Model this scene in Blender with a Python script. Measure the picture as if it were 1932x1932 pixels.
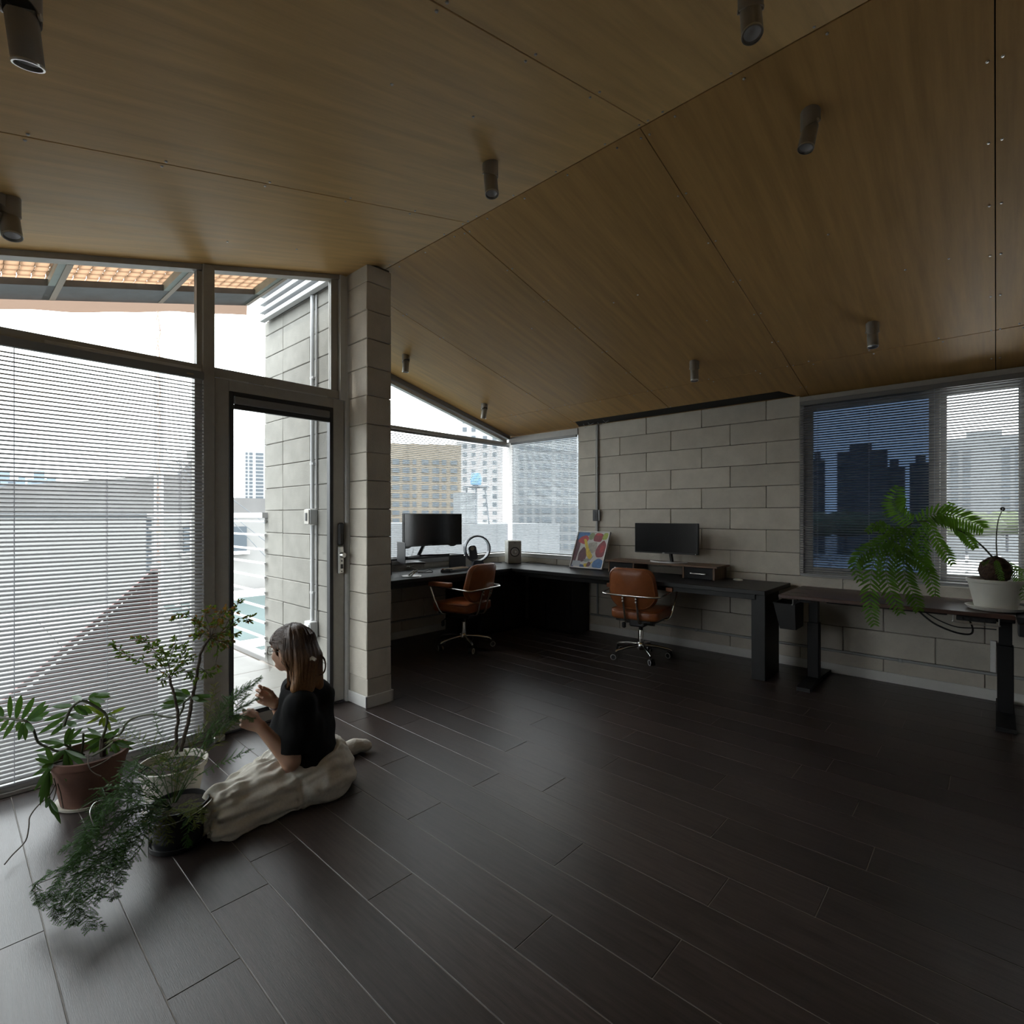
import bpy, bmesh, math, random
import numpy as np
from mathutils import Vector, Matrix, Euler
R = math.radians
SC = bpy.context.scene
COL = SC.collection
for o in list(bpy.data.objects):
    bpy.data.objects.remove(o)
random.seed(7)

# ------------------------------------------------------------ camera
CAM_H = 1.38
F_PX, CX, HY = 993.0, 966.0, 974.5
YAW = math.atan2(914.0, 993.0)
cd = bpy.data.cameras.new('camera')
cam = bpy.data.objects.new('camera', cd)
COL.objects.link(cam)
cam.location = (0, 0, CAM_H)
cam.rotation_euler = (R(90), 0, YAW)
cd.sensor_width = 36.0
cd.lens = 36.0 * F_PX / 1932.0
cd.shift_y = (HY - 966.0) / 1932.0
cd.clip_start = 0.02
cd.clip_end = 3000
SC.camera = cam

# ------------------------------------------------------------ sky, sun, exposure
W = bpy.data.worlds.new('overcast_sky')
SC.world = W
W.use_nodes = True
wn, wl = W.node_tree.nodes, W.node_tree.links
wn.clear()
wo = wn.new('ShaderNodeOutputWorld')
bg = wn.new('ShaderNodeBackground')
bg.inputs[0].default_value = (0.945, 0.97, 1.01, 1)
bg.inputs[1].default_value = 6.0
wl.new(bg.outputs[0], wo.inputs[0])
sd = bpy.data.lights.new('hazy_sun', 'SUN')
sun = bpy.data.objects.new('hazy_sun', sd)
COL.objects.link(sun)
sd.energy = 3.2
sd.angle = R(4)
sd.color = (1.0, 0.96, 0.9)
sun.rotation_euler = Vector((-0.2, -0.42, 0.88)).to_track_quat('Z', 'Y').to_euler()
VS = SC.view_settings
VS.view_transform = 'Standard'
VS.look = 'None'
VS.gamma = 1
VS.use_curve_mapping = False
VS.exposure = 0.22
SC.cycles.max_bounces = 10
SC.cycles.diffuse_bounces = 5
SC.cycles.glossy_bounces = 4
SC.cycles.transparent_max_bounces = 24
SC.cycles.sample_clamp_indirect = 6.0
SC.cycles.caustics_reflective = False
SC.cycles.caustics_refractive = False
SC.cycles.use_denoising = True

# ------------------------------------------------------------ measuring: pixel of the photograph + a known plane -> point of the room
_FW = Vector((-math.sin(YAW), math.cos(YAW), 0))
_RT = Vector((math.cos(YAW), math.sin(YAW), 0))
_UP = Vector((0, 0, 1))
_O = Vector((0, 0, CAM_H))
def ray(x, y): return _FW + _RT * ((x - CX) / F_PX) - _UP * ((y - HY) / F_PX)
def onx(x, y, X): r = ray(x, y); return _O + r * (X / r.x)
def ony(x, y, Y): r = ray(x, y); return _O + r * (Y / r.y)
def onz(x, y, z=0.0): r = ray(x, y); return _O + r * ((z - CAM_H) / r.z)
def ond(x, y, d): return _O + ray(x, y) * d
def onp(x, y, p, n):
    r = ray(x, y); n = Vector(n); return _O + r * ((Vector(p) - _O).dot(n) / r.dot(n))

# ------------------------------------------------------------ mesh building
def wm(o):
    return (wm(o.parent) @ o.matrix_basis) if o.parent else o.matrix_basis.copy()
class MB:
    def __init__(s): s.v = []; s.f = []; s.mi = []; s.cur = 0
    def add(s, vs, fs):
        b = len(s.v); s.v.extend(tuple(v) for v in vs)
        s.f.extend(tuple(i + b for i in f) for f in fs); s.mi.extend([s.cur] * len(fs)); return s
    def box(s, lo, hi):
        x0, y0, z0 = lo; x1, y1, z1 = hi
        return s.add([(x0,y0,z0),(x1,y0,z0),(x1,y1,z0),(x0,y1,z0),(x0,y0,z1),(x1,y0,z1),(x1,y1,z1),(x0,y1,z1)],
                     [(0,3,2,1),(4,5,6,7),(0,1,5,4),(1,2,6,5),(2,3,7,6),(3,0,4,7)])
    def cbox(s, lo, hi, c=0.003, jit=0.0):
        lo = [min(a, b) for a, b in zip(lo, hi)] if False else list(lo); hi = list(hi)
        c = min(c, *(abs(hi[i]-lo[i])*0.45 for i in range(3)))
        vs, idx = [], {}
        for sx in (0, 1):
            for sy in (0, 1):
                for sz in (0, 1):
                    cor = [lo[0] if sx == 0 else hi[0], lo[1] if sy == 0 else hi[1], lo[2] if sz == 0 else hi[2]]
                    d = [c if sx == 0 else -c, c if sy == 0 else -c, c if sz == 0 else -c]
                    for ax in range(3):
                        p = [cor[i] + (d[i] if i != ax else 0) for i in range(3)]
                        idx[(sx, sy, sz, ax)] = len(vs); vs.append(p)
        if jit:
            vs = [[q + random.uniform(-jit, jit) for q in p] for p in vs]
        fs = []
        for ax in range(3):
            a, b = [i for i in range(3) if i != ax]
            for sd_ in (0, 1):
                loop = []
                for (i, j) in ((0,0),(1,0),(1,1),(0,1)):
                    k = [0,0,0]; k[ax] = sd_; k[a] = i; k[b] = j
                    loop.append(idx[(k[0],k[1],k[2],ax)])
                flip = (sd_ == 0) ^ (ax == 1)
                fs.append(tuple(loop[::-1] if flip else loop))
        for ax in range(3):
            a, b = [i for i in range(3) if i != ax]
            for i in (0,1):
                for j in (0,1):
                    k0 = [0,0,0]; k1 = [0,0,0]; k0[a]=k1[a]=i; k0[b]=k1[b]=j; k0[ax]=0; k1[ax]=1
                    q = (idx[(*k0,a)], idx[(*k1,a)], idx[(*k1,b)], idx[(*k0,b)])
                    flip = (i ^ j) ^ (ax == 1)
                    fs.append(q[::-1] if not flip else q)
        for sx in (0,1):
            for sy in (0,1):
                for sz in (0,1):
                    t = tuple(idx[(sx,sy,sz,ax)] for ax in range(3))
                    fs.append(t if (sx + sy + sz) % 2 == 1 else t[::-1])
        return s.add(vs, fs)
    def obox(s, c, u, v, w, hu, hv, hw):
        c = Vector(c); u = Vector(u).normalized()*hu; v = Vector(v).normalized()*hv; w = Vector(w).normalized()*hw
        P = [c-u-v-w, c+u-v-w, c+u+v-w, c-u+v-w, c-u-v+w, c+u-v+w, c+u+v+w, c-u+v+w]
        return s.add(P, [(0,3,2,1),(4,5,6,7),(0,1,5,4),(1,2,6,5),(2,3,7,6),(3,0,4,7)])
    def bar(s, p0, p1, w, h, up=(0,0,1)):
        p0 = Vector(p0); p1 = Vector(p1); d = (p1-p0); L = d.length
        side = d.cross(Vector(up))
        if side.length < 1e-6: side = d.cross(Vector((1,0,0)))
        u2 = side.cross(d)
        return s.obox((p0+p1)/2, d, side, u2, L/2, w/2, h/2)
    def cyl(s, p0, p1, r0, r1=None, n=16, caps=True):
        return s.tube([p0, p1], [r0, r0 if r1 is None else r1], n, caps)
    def tube(s, pts, rad, n=8, caps=True, closed=False):
        pts = [Vector(p) for p in pts]; m = len(pts)
        if not hasattr(rad, '__len__'): rad = [rad]*m
        prev = None; rings = []
        for i, p in enumerate(pts):
            if closed: t = pts[(i+1)%m] - pts[i-1]
            else: t = pts[min(i+1,m-1)] - pts[max(i-1,0)]
            if t.length < 1e-9: t = Vector((0,0,1))
            t.normalize()
            if prev is None:
                a = Vector((0,0,1)) if abs(t.z) < 0.9 else Vector((1,0,0))
                u = t.cross(a).normalized()
            else:
                u = prev - t*prev.dot(t)
                u = u.normalized() if u.length > 1e-6 else t.orthogonal().normalized()
            prev = u; w = t.cross(u)
            rings.append([p + (u*math.cos(2*math.pi*k/n) + w*math.sin(2*math.pi*k/n))*rad[i] for k in range(n)])
        vs = [v for r in rings for v in r]; fs = []
        for i in range(m if closed else m-1):
            j = (i+1) % m
            for k in range(n):
                k2 = (k+1) % n
                fs.append((i*n+k, i*n+k2, j*n+k2, j*n+k))
        if caps and not closed:
            fs.append(tuple(range(n))[::-1]); fs.append(tuple((m-1)*n+k for k in range(n)))
        return s.add(vs, fs)
    def lathe(s, prof, c=(0,0,0), n=32, axis=None, capb=True, capt=False):
        c = Vector(c); ax = Vector(axis or (0,0,1)).normalized()
        u = ax.orthogonal().normalized() if axis else Vector((1,0,0)); w = ax.cross(u)
        vs = []; fs = []; m = len(prof)
        for r, z in prof:
            for k in range(n):
                a = 2*math.pi*k/n
                vs.append(c + ax*z + (u*math.cos(a)+w*math.sin(a))*r)
        for i in range(m-1):
            for k in range(n):
                k2 = (k+1)%n
                fs.append((i*n+k, i*n+k2, (i+1)*n+k2, (i+1)*n+k))
        if capb: fs.append(tuple(range(n))[::-1])
        if capt: fs.append(tuple((m-1)*n+k for k in range(n)))
        return s.add(vs, fs)
    def prism(s, poly, ext):
        ext = Vector(ext); P = [Vector(p) for p in poly]; n = len(P)
        vs = P + [p+ext for p in P]
        fs = [tuple(range(n))[::-1], tuple(range(n, 2*n))] + [(i, (i+1)%n, n+(i+1)%n, n+i) for i in range(n)]
        return s.add(vs, fs)
    def grid(s, rows):
        m = len(rows); n = len(rows[0]); vs = [v for r in rows for v in r]
        return s.add(vs, [(i*n+j, i*n+j+1, (i+1)*n+j+1, (i+1)*n+j) for i in range(m-1) for j in range(n-1)])
    def build(s, name, mats, parent=None, smooth=False, world=True, fix=True):
        me = bpy.data.meshes.new(name)
        vs = s.v
        if parent is not None and world:
            iv = wm(parent).inverted(); vs = [iv @ Vector(v) for v in vs]
        me.from_pydata([tuple(v) for v in vs], [], s.f)
        if not isinstance(mats, (list, tuple)): mats = [mats]
        for m in mats: me.materials.append(m)
        if len(mats) > 1: me.polygons.foreach_set('material_index', s.mi)
        if fix:
            b = bmesh.new(); b.from_mesh(me); bmesh.ops.recalc_face_normals(b, faces=b.faces); b.to_mesh(me); b.free()
        if smooth:
            me.polygons.foreach_set('use_smooth', [True]*len(me.polygons))
            if smooth != 'all':
                try: me.set_sharp_from_angle(angle=R(38))
                except Exception: pass
        me.update()
        o = bpy.data.objects.new(name, me); COL.objects.link(o)
        if parent is not None: o.parent = parent
        return o
def tag(o, label=None, cat=None, group=None, kind=None):
    if label: o['label'] = label
    if cat: o['category'] = cat
    if group: o['group'] = group
    if kind: o['kind'] = kind
    return o
def thing(name, label, cat, loc=(0,0,0), rz=0.0, group=None):
    o = bpy.data.objects.new(name, None); COL.objects.link(o)
    o.empty_display_size = 0.05
    o.location = loc; o.rotation_euler = (0, 0, rz)
    o.matrix_basis = Matrix.LocRotScale(Vector(loc), Euler((0,0,rz)), None)
    return tag(o, label, cat, group)
def struct(o): return tag(o, kind='structure')
def kids(o): return [c for c in bpy.data.objects if c.parent == o]
def copy_tree(o, parent=None):
    c = o.copy(); COL.objects.link(c); c.parent = parent
    for ch in kids(o): copy_tree(ch, c)
    return c
def inst(src, name, parent, loc=None, rot=None):
    o = bpy.data.objects.new(name, src.data); COL.objects.link(o); o.parent = parent
    if loc is not None: o.location = loc
    if rot is not None: o.rotation_euler = rot
    return o

# ------------------------------------------------------------ materials
def mat(name, col, rough=0.5, metal=0.0, spec=0.5, var=0.0, vs=8.0, stretch=(1,1,1), bump=0.0, bs=60.0, bstretch=None,
        rnd=0.0, coat=0.0, emit=None, alpha=1.0, sss=0.0, detail=6.0, col2=None, rvar=0.0, sheen=0.0):
    m = bpy.data.materials.new(name); m.use_nodes = True
    N, L = m.node_tree.nodes, m.node_tree.links
    b = N['Principled BSDF']
    b.inputs['Base Color'].default_value = (*col, 1); b.inputs['Roughness'].default_value = rough
    b.inputs['Metallic'].default_value = metal; b.inputs['Specular IOR Level'].default_value = spec
    b.inputs['Coat Weight'].default_value = coat; b.inputs['Sheen Weight'].default_value = sheen
    if sss:
        b.inputs['Subsurface Weight'].default_value = sss; b.inputs['Subsurface Radius'].default_value = (0.012,0.005,0.003)
    if var or bump or rnd or rvar:
        tc = N.new('ShaderNodeTexCoord'); mp = N.new('ShaderNodeMapping'); mp.inputs['Scale'].default_value = stretch
        L.new(tc.outputs['Object'], mp.inputs['Vector'])
        oi = N.new('ShaderNodeObjectInfo')
        ad = N.new('ShaderNodeVectorMath'); ad.operation = 'MULTIPLY_ADD'
        cb = N.new('ShaderNodeCombineXYZ')
        for k in range(3): L.new(oi.outputs['Random'], cb.inputs[k])
        L.new(cb.outputs[0], ad.inputs[0]); ad.inputs[1].default_value = (37,53,71); L.new(mp.outputs[0], ad.inputs[2])
        vec = ad.outputs[0]
    if var or rnd:
        nz = N.new('ShaderNodeTexNoise'); nz.inputs['Scale'].default_value = vs; nz.inputs['Detail'].default_value = detail
        nz.inputs['Roughness'].default_value = 0.62
        L.new(vec, nz.inputs['Vector'])
        mx = N.new('ShaderNodeMix'); mx.data_type = 'RGBA'
        lo = col2 if col2 else tuple(c*(1-var) for c in col); hi = col if col2 else tuple(min(1, c*(1+var)) for c in col)
        mx.inputs[6].default_value = (*lo, 1); mx.inputs[7].default_value = (*hi, 1)
        rmp = N.new('ShaderNodeMapRange'); rmp.inputs[1].default_value = 0.3; rmp.inputs[2].default_value = 0.7
        L.new(nz.outputs['Fac'], rmp.inputs[0]); L.new(rmp.outputs[0], mx.inputs[0])
        out = mx.outputs[2]
        if rnd:
            hs = N.new('ShaderNodeHueSaturation'); L.new(out, hs.inputs['Color'])
            r2 = N.new('ShaderNodeMapRange'); r2.inputs[3].default_value = 1-rnd; r2.inputs[4].default_value = 1+rnd
            L.new(oi.outputs['Random'], r2.inputs[0]); L.new(r2.outputs[0], hs.inputs['Value']); out = hs.outputs[0]
        L.new(out, b.inputs['Base Color'])
        if rvar:
            rr = N.new('ShaderNodeMapRange'); rr.inputs[3].default_value = rough-rvar; rr.inputs[4].default_value = rough+rvar
            L.new(nz.outputs['Fac'], rr.inputs[0]); L.new(rr.outputs[0], b.inputs['Roughness'])
    if bump:
        nb = N.new('ShaderNodeTexNoise'); nb.inputs['Scale'].default_value = bs; nb.inputs['Detail'].default_value = 5
        if bstretch:
            mp2 = N.new('ShaderNodeMapping'); mp2.inputs['Scale'].default_value = bstretch
            L.new(tc.outputs['Object'], mp2.inputs['Vector']); L.new(mp2.outputs[0], nb.inputs['Vector'])
        else: L.new(vec, nb.inputs['Vector'])
        bp = N.new('ShaderNodeBump'); bp.inputs['Strength'].default_value = bump; bp.inputs['Distance'].default_value = 0.01
        L.new(nb.outputs['Fac'], bp.inputs['Height']); L.new(bp.outputs[0], b.inputs['Normal'])
    if emit:
        b.inputs['Emission Color'].default_value = (*emit[0], 1); b.inputs['Emission Strength'].default_value = emit[1]
    return m
def glass_mat(name, tint=(0.96,0.98,0.97), refl=0.07, rough=0.0):
    m = bpy.data.materials.new(name); m.use_nodes = True
    N, L = m.node_tree.nodes, m.node_tree.links
    N.clear(); out = N.new('ShaderNodeOutputMaterial')
    t = N.new('ShaderNodeBsdfTransparent'); t.inputs[0].default_value = (*tint, 1)
    g = N.new('ShaderNodeBsdfGlossy'); g.inputs['Roughness'].default_value = rough; g.inputs[0].default_value = (1,1,1,1)
    lw = N.new('ShaderNodeLayerWeight'); lw.inputs[0].default_value = 0.5
    pw = N.new('ShaderNodeMath'); pw.operation = 'POWER'; pw.inputs[1].default_value = 5.0; L.new(lw.outputs['Facing'], pw.inputs[0])
    fr = N.new('ShaderNodeMath'); fr.operation = 'MULTIPLY_ADD'; fr.inputs[1].default_value = 0.6; fr.inputs[2].default_value = refl*0.4
    L.new(pw.outputs[0], fr.inputs[0])
    mx = N.new('ShaderNodeMixShader')
    L.new(fr.outputs[0], mx.inputs[0]); L.new(t.outputs[0], mx.inputs[1]); L.new(g.outputs[0], mx.inputs[2])
    L.new(mx.outputs[0], out.inputs[0]); return m
def leaf_mat(name, col, trans=0.35, rough=0.4, var=0.35):
    m = mat(name, col, rough=rough, var=var, vs=14, rnd=0.18, spec=0.25)
    N, L = m.node_tree.nodes, m.node_tree.links
    b = N['Principled BSDF']; out = N['Material Output']
    tr = N.new('ShaderNodeBsdfTranslucent'); tr.inputs[0].default_value = (col[0]*1.6, col[1]*1.5, col[2]*0.6, 1)
    mx = N.new('ShaderNodeMixShader'); mx.inputs[0].default_value = trans
    L.new(b.outputs[0], mx.inputs[1]); L.new(tr.outputs[0], mx.inputs[2]); L.new(mx.outputs[0], out.inputs[0])
    return m
MT = {}
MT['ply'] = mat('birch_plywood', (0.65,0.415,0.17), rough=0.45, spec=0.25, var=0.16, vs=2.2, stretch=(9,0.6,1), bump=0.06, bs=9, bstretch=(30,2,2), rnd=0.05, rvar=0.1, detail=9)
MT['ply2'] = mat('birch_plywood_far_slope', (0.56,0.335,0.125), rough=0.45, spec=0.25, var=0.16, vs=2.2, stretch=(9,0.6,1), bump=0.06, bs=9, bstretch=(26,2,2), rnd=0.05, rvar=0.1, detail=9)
MT['dark'] = mat('dark_void', (0.02,0.018,0.016), rough=0.9)
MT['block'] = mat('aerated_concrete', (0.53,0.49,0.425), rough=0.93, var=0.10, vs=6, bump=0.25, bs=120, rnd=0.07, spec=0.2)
MT['block_out'] = mat('dimmed_aerated_concrete', (0.21,0.206,0.19), rough=0.93, var=0.12, vs=6, bump=0.25, bs=120, rnd=0.05, spec=0.2)  # same blocks, colour darkened to offset the strong outdoor light
MT['joint'] = mat('recessed_mortar', (0.10,0.085,0.07), rough=0.95, var=0.3, vs=30)
MT['plank'] = mat('dark_laminate', (0.040,0.030,0.027), rough=0.33, var=0.42, vs=5, stretch=(1.0,14,1), bump=0.10, bs=10, bstretch=(2.5,55,3), rnd=0.22, rvar=0.07, spec=0.55, detail=8)
MT['seam'] = mat('plank_seam', (0.22,0.20,0.18), rough=0.7)
MT['frame'] = mat('grey_powder_coat', (0.34,0.325,0.295), rough=0.45, var=0.06, vs=20)
MT['frame_lt'] = mat('light_grey_aluminium', (0.46,0.46,0.45), rough=0.38, var=0.05, vs=20)
MT['gasket'] = mat('black_gasket', (0.018,0.018,0.02), rough=0.45)
MT['slat'] = mat('silver_grey_slat', (0.28,0.28,0.285), rough=0.38, metal=0.0, var=0.04, vs=10, spec=0.6)
MT['headrail'] = mat('dark_grey_headrail', (0.17,0.17,0.168), rough=0.45)
MT['cord'] = mat('blind_cord', (0.35,0.36,0.40), rough=0.7)
MT['glass'] = glass_mat('window_glass')
MT['glass_blue'] = glass_mat('blue_film_glass', (0.13,0.165,0.21))
MT['white'] = mat('white_paint', (0.72,0.71,0.69), rough=0.5, var=0.05, vs=12)
MT['white_ext'] = mat('white_steel', (0.42,0.43,0.445), rough=0.5)
MT['skirting'] = mat('white_skirting', (0.62,0.61,0.59), rough=0.4, var=0.05, vs=8)
MT['pvc'] = mat('grey_conduit', (0.34,0.345,0.35), rough=0.45)
MT['tile'] = mat('grey_porcelain_tile', (0.14,0.137,0.128), rough=0.5, var=0.12, vs=3, rnd=0.08)
MT['black'] = mat('black_plastic', (0.012,0.012,0.013), rough=0.38)
MT['blacksatin'] = mat('black_satin_metal', (0.010,0.010,0.011), rough=0.55, spec=0.25)
MT['chrome'] = mat('chrome', (0.72,0.70,0.66), rough=0.16, metal=1.0)
MT['steel'] = mat('brushed_steel', (0.55,0.54,0.52), rough=0.3, metal=1.0)
MT['plaster'] = mat('white_plaster', (0.55,0.54,0.52), rough=0.9, var=0.05)

# ============================================================ ROOM SHELL
YC = 5.355            # block face of the back wall
XB = -4.975           # block face of the far wall
XA = -3.59            # room face of the glazed wall
RY, RZ = 2.28, 3.25   # ridge
S1, S2 = 0.2666, 0.2455
X_END, Y_END = 2.6, -0.8
def zc(y): return RZ + S1*(y-RY) if y < RY else RZ - S2*(y-RY)

# ---- floor of planks
fl = MB().box((-5.2,Y_END-0.1,-0.12),(X_END+0.1,YC+0.05,-0.0016)).build('floor', MT['seam']); struct(fl)
PW, PL = 0.2006, 1.215
anchors = {0:-2.65, -1:-2.335, 1:-1.74, 2:-2.014, 6:-0.757, 9:-0.46, 18:-0.81, 17:-0.51, 14:-0.797, 16:-0.18, 13:-0.49}
k0 = math.floor((Y_END-0.236)/PW)
for k in range(k0, int((YC-0.236)/PW)+1):
    y0 = max(0.236 + k*PW, Y_END); y1 = min(0.236+(k+1)*PW, YC)
    if y1-y0 < 0.02: continue
    a = anchors.get(k, -5 + (k*0.437 % 1.0)*PL)
    x = a - math.ceil((a+5.15)/PL)*PL
    xmin = -5.0 if y0 > 2.05 else -3.64
    while x < X_END:
        xa, xb = max(x, xmin), min(x+PL, X_END)
        if xb - xa > 0.01:
            g = 0.0014
            cx, cy = (xa+xb)/2, (y0+y1)/2
            o = MB().cbox((xa+g-cx,y0+g-cy,-0.012),(xb-g-cx,y1-g-cy,0.0),0.0012).build('plank', MT['plank'], fl, world=False)
            o.location = (cx, cy, 0)
        x += PL

# ---- ceiling: two plywood slopes meeting at a ridge
cl = MB()
for (ya, yb, xa, xb) in ((Y_END-0.1, RY, XA-0.09, X_END+0.1), (RY, YC+0.25, -5.06, X_END+0.1)):
    cl.prism([(xa,ya,zc(ya)+0.02),(xa,yb,zc(yb)+0.02),(xa,yb,zc(yb)+0.2),(xa,ya,zc(ya)+0.2)],(xb-xa,0,0))
ceil_o = struct(cl.build('ceiling', MT['dark']))
def panel(x0, x1, ya, yb, m, slope):
    g = 0.0022
    x0 += g; x1 -= g
    cx, cy = (x0+x1)/2, (ya+yb)/2
    L = (yb-ya)/2*math.sqrt(1+slope*slope) - g
    o = MB().cbox((x0-cx,-L,0.0),(x1-cx,L,0.013),0.0012).build('plywood_panel', m, ceil_o, world=False)
    o.location = (cx, cy, zc(ya)+(zc(yb)-zc(ya))/2 + random.uniform(-0.0006,0.0006)); o.rotation_euler = (math.atan(slope),0,0)
s1 = [XA-0.08, -2.475, -1.228, 0.0, 1.24, 2.5, X_END+0.08]
for i in range(len(s1)-1):
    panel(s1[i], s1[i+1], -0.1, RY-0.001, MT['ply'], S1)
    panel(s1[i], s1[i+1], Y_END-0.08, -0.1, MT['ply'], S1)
s2 = [-5.05, -3.79, -2.545, -1.262, -0.004, 1.24, 2.5, X_END+0.08]
for i in range(len(s2)-1):
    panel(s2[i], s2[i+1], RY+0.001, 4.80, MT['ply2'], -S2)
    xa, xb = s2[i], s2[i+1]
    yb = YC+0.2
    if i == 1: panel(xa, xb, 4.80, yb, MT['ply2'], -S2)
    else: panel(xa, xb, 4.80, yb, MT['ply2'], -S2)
sc_ = MB()
def screw(x, y):
    z = zc(y); sc_.lathe([(0.0001,-0.0045),(0.004,-0.004),(0.006,-0.0015),(0.006,0.002)], (x,y,z), n=8, capb=False)
for (seams, ya, yb) in ((s1[1:-2], 0.15, RY), (s2[1:-2], RY, 5.3)):
    for sx in seams:
        y = ya + 0.05
        while y < yb:
            screw(sx-0.022, y); screw(sx+0.022, y+0.004); y += 0.41
for sx in np.arange(-3.3, 0.6, 0.31):
    screw(sx, RY-0.03); screw(sx+0.03, RY+0.035)
for sx in (-3.2,-2.9,-2.1,-1.9,-1.6,-0.7,-0.4,-0.2):
    for y in (1.1, 1.5, 3.4, 3.9):
        if (int(sx*10)+int(y*10)) % 2: screw(sx, y)
for sx in np.arange(-4.4, 0.4, 0.41):
    screw(sx, 4.77); screw(sx+0.02, 4.83)
so = sc_.build('screw_heads', MT['steel'], ceil_o, smooth=True); so['kind'] = 'stuff'

# ---- back wall of aerated blocks
def joints(row):
    base = -1.621 if row % 2 else -1.961
    return base
def courses_x(parent, x0, x1, yf, depth, rows, top=None, pitch=0.2097, off=-0.005, base=None, blen=0.632, gap=0.0042):
    for r in rows:
        z0 = max(0.0, off + pitch*r) + gap/2; z1 = off + pitch*(r+1) - gap/2
        if top: z1 = min(z1, top)
        b = (base or joints)(r)
        x = b - math.ceil((b-x0)/blen)*blen
        while x < x1:
            xa, xb = max(x, x0), min(x+blen, x1)
            if xb-xa > 0.03:
                pr = random.uniform(-0.0025, 0.0025)
                cx, cz = (xa+xb)/2, (z0+z1)/2
                ga = gap/2 if xa > x0 else 0; gb = gap/2 if xb < x1 else 0
                o = MB().cbox((xa+ga-cx, pr, z0-cz),(xb-gb-cx, depth, z1-cz),0.004,jit=0.0012).build('block', MT['block'], parent, world=False)
                o.location = (cx, yf, cz)
            x += blen
bw = MB()
bw.box((-3.80,YC+0.012,0),(-1.345,YC+0.2,2.44))
bw.box((-5.15,YC+0.012,0),(-3.80,YC+0.2,0.80)); bw.box((-1.345,YC+0.012,0),(X_END,YC+0.2,0.80))
bw.box((1.05,YC+0.012,0.8),(X_END,YC+0.2,2.5))
bwo = struct(bw.build('wall_back', MT['joint']))
courses_x(bwo, -3.815, -1.33, YC, 0.19, range(4, 12), top=2.488)
courses_x(bwo, XB, X_END, YC, 0.19, range(0, 4))
courses_x(bwo, 1.05, X_END, YC, 0.19, range(4, 12), top=2.46)

# ---- far wall (below the desk-side window)
fw = struct(MB().box((XB-0.2,2.25,0),(XB-0.012,YC+0.2,0.80)).build('wall_far', MT['joint']))
for r in range(0, 4):
    z0 = max(0.0, -0.005+0.2097*r)+0.002; z1 = -0.005+0.2097*(r+1)-0.002
    y = 2.29 + (0.31 if r % 2 else 0.0) - 0.632
    while y < YC:
        ya, yb = max(y, 2.29), min(y+0.632, YC)
        if yb-ya > 0.03:
            cy, cz = (ya+yb)/2, (z0+z1)/2
            o = MB().cbox((-0.19,ya+0.002-cy,z0-cz),(random.uniform(-0.002,0.002),yb-0.002-cy,z1-cz),0.004,jit=0.001).build('block', MT['block'], fw, world=False)
            o.location = (XB, cy, cz)
        y += 0.632

# ---- block return wall: a pillar indoors, running on outside the door
CY0, CY1, CX1, CX0 = 2.082, 2.290, -3.336, -5.10
lw = struct(MB().box((CX0+0.012,CY0+0.012,0),(CX1-0.012,CY1-0.012,3.22)).build('wall_left', MT['joint']))
xj1 = ony(533.7, 960, CY0).x; xj2 = ony(584.5, 960, CY0).x
for r in range(0, 16):
    z0 = max(0, -0.003+0.2055*r)+0.002; z1 = min(-0.003+0.2055*(r+1)-0.002, 3.205)
    cuts = [CX0, xj1, xj2, -3.63, CX1] if r % 2 else [CX0, xj1, -3.63, CX1]
    for xa, xb in zip(cuts[:-1], cuts[1:]):
        cx, cy, cz = (xa+xb)/2, (CY0+CY1)/2, (z0+z1)/2
        d = random.uniform(-0.002, 0.002); h = (CY1-CY0)/2
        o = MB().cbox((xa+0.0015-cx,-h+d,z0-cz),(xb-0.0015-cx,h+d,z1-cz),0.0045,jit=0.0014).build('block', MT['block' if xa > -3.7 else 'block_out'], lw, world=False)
        o.location = (cx, cy, cz)

# ---- walls out of view close the room behind the camera
struct(MB().box((X_END,Y_END-0.1,0),(X_END+0.12,YC+0.2,3.4)).build('wall_right', MT['plaster']))
wx0, wx1, wz0, wz1 = -3.52, -2.66, 0.45, 2.10
wfm = MB().box((XA-0.1,Y_END-0.12,0),(wx0,Y_END,2.6)).box((wx1,Y_END-0.12,0),(X_END+0.1,Y_END,2.6)).box((wx0,Y_END-0.12,0),(wx1,Y_END,wz0)).box((wx0,Y_END-0.12,wz1),(wx1,Y_END,2.6))
struct(wfm.build('wall_front', MT['plaster']))
w5 = MB()  # unseen window added to fill light on the skirt and pillar
for lo_, hi_ in (((wx0,Y_END-0.08,wz0),(wx1,Y_END-0.03,wz0+0.05)),((wx0,Y_END-0.08,wz1-0.05),(wx1,Y_END-0.03,wz1)),((wx0,Y_END-0.08,wz0+0.05),(wx0+0.05,Y_END-0.03,wz1-0.05)),((wx1-0.05,Y_END-0.08,wz0+0.05),(wx1,Y_END-0.03,wz1-0.05)),((-3.12,Y_END-0.08,wz0+0.05),(-3.06,Y_END-0.03,wz1-0.05))): w5.cbox(lo_,hi_,0.002)
w5o = struct(w5.build('fill_window', MT['frame']))
MB().box((wx0+0.05,Y_END-0.058,wz0+0.05),(wx1-0.05,Y_END-0.052,wz1-0.05)).build('pane', MT['glass'], w5o)

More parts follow.
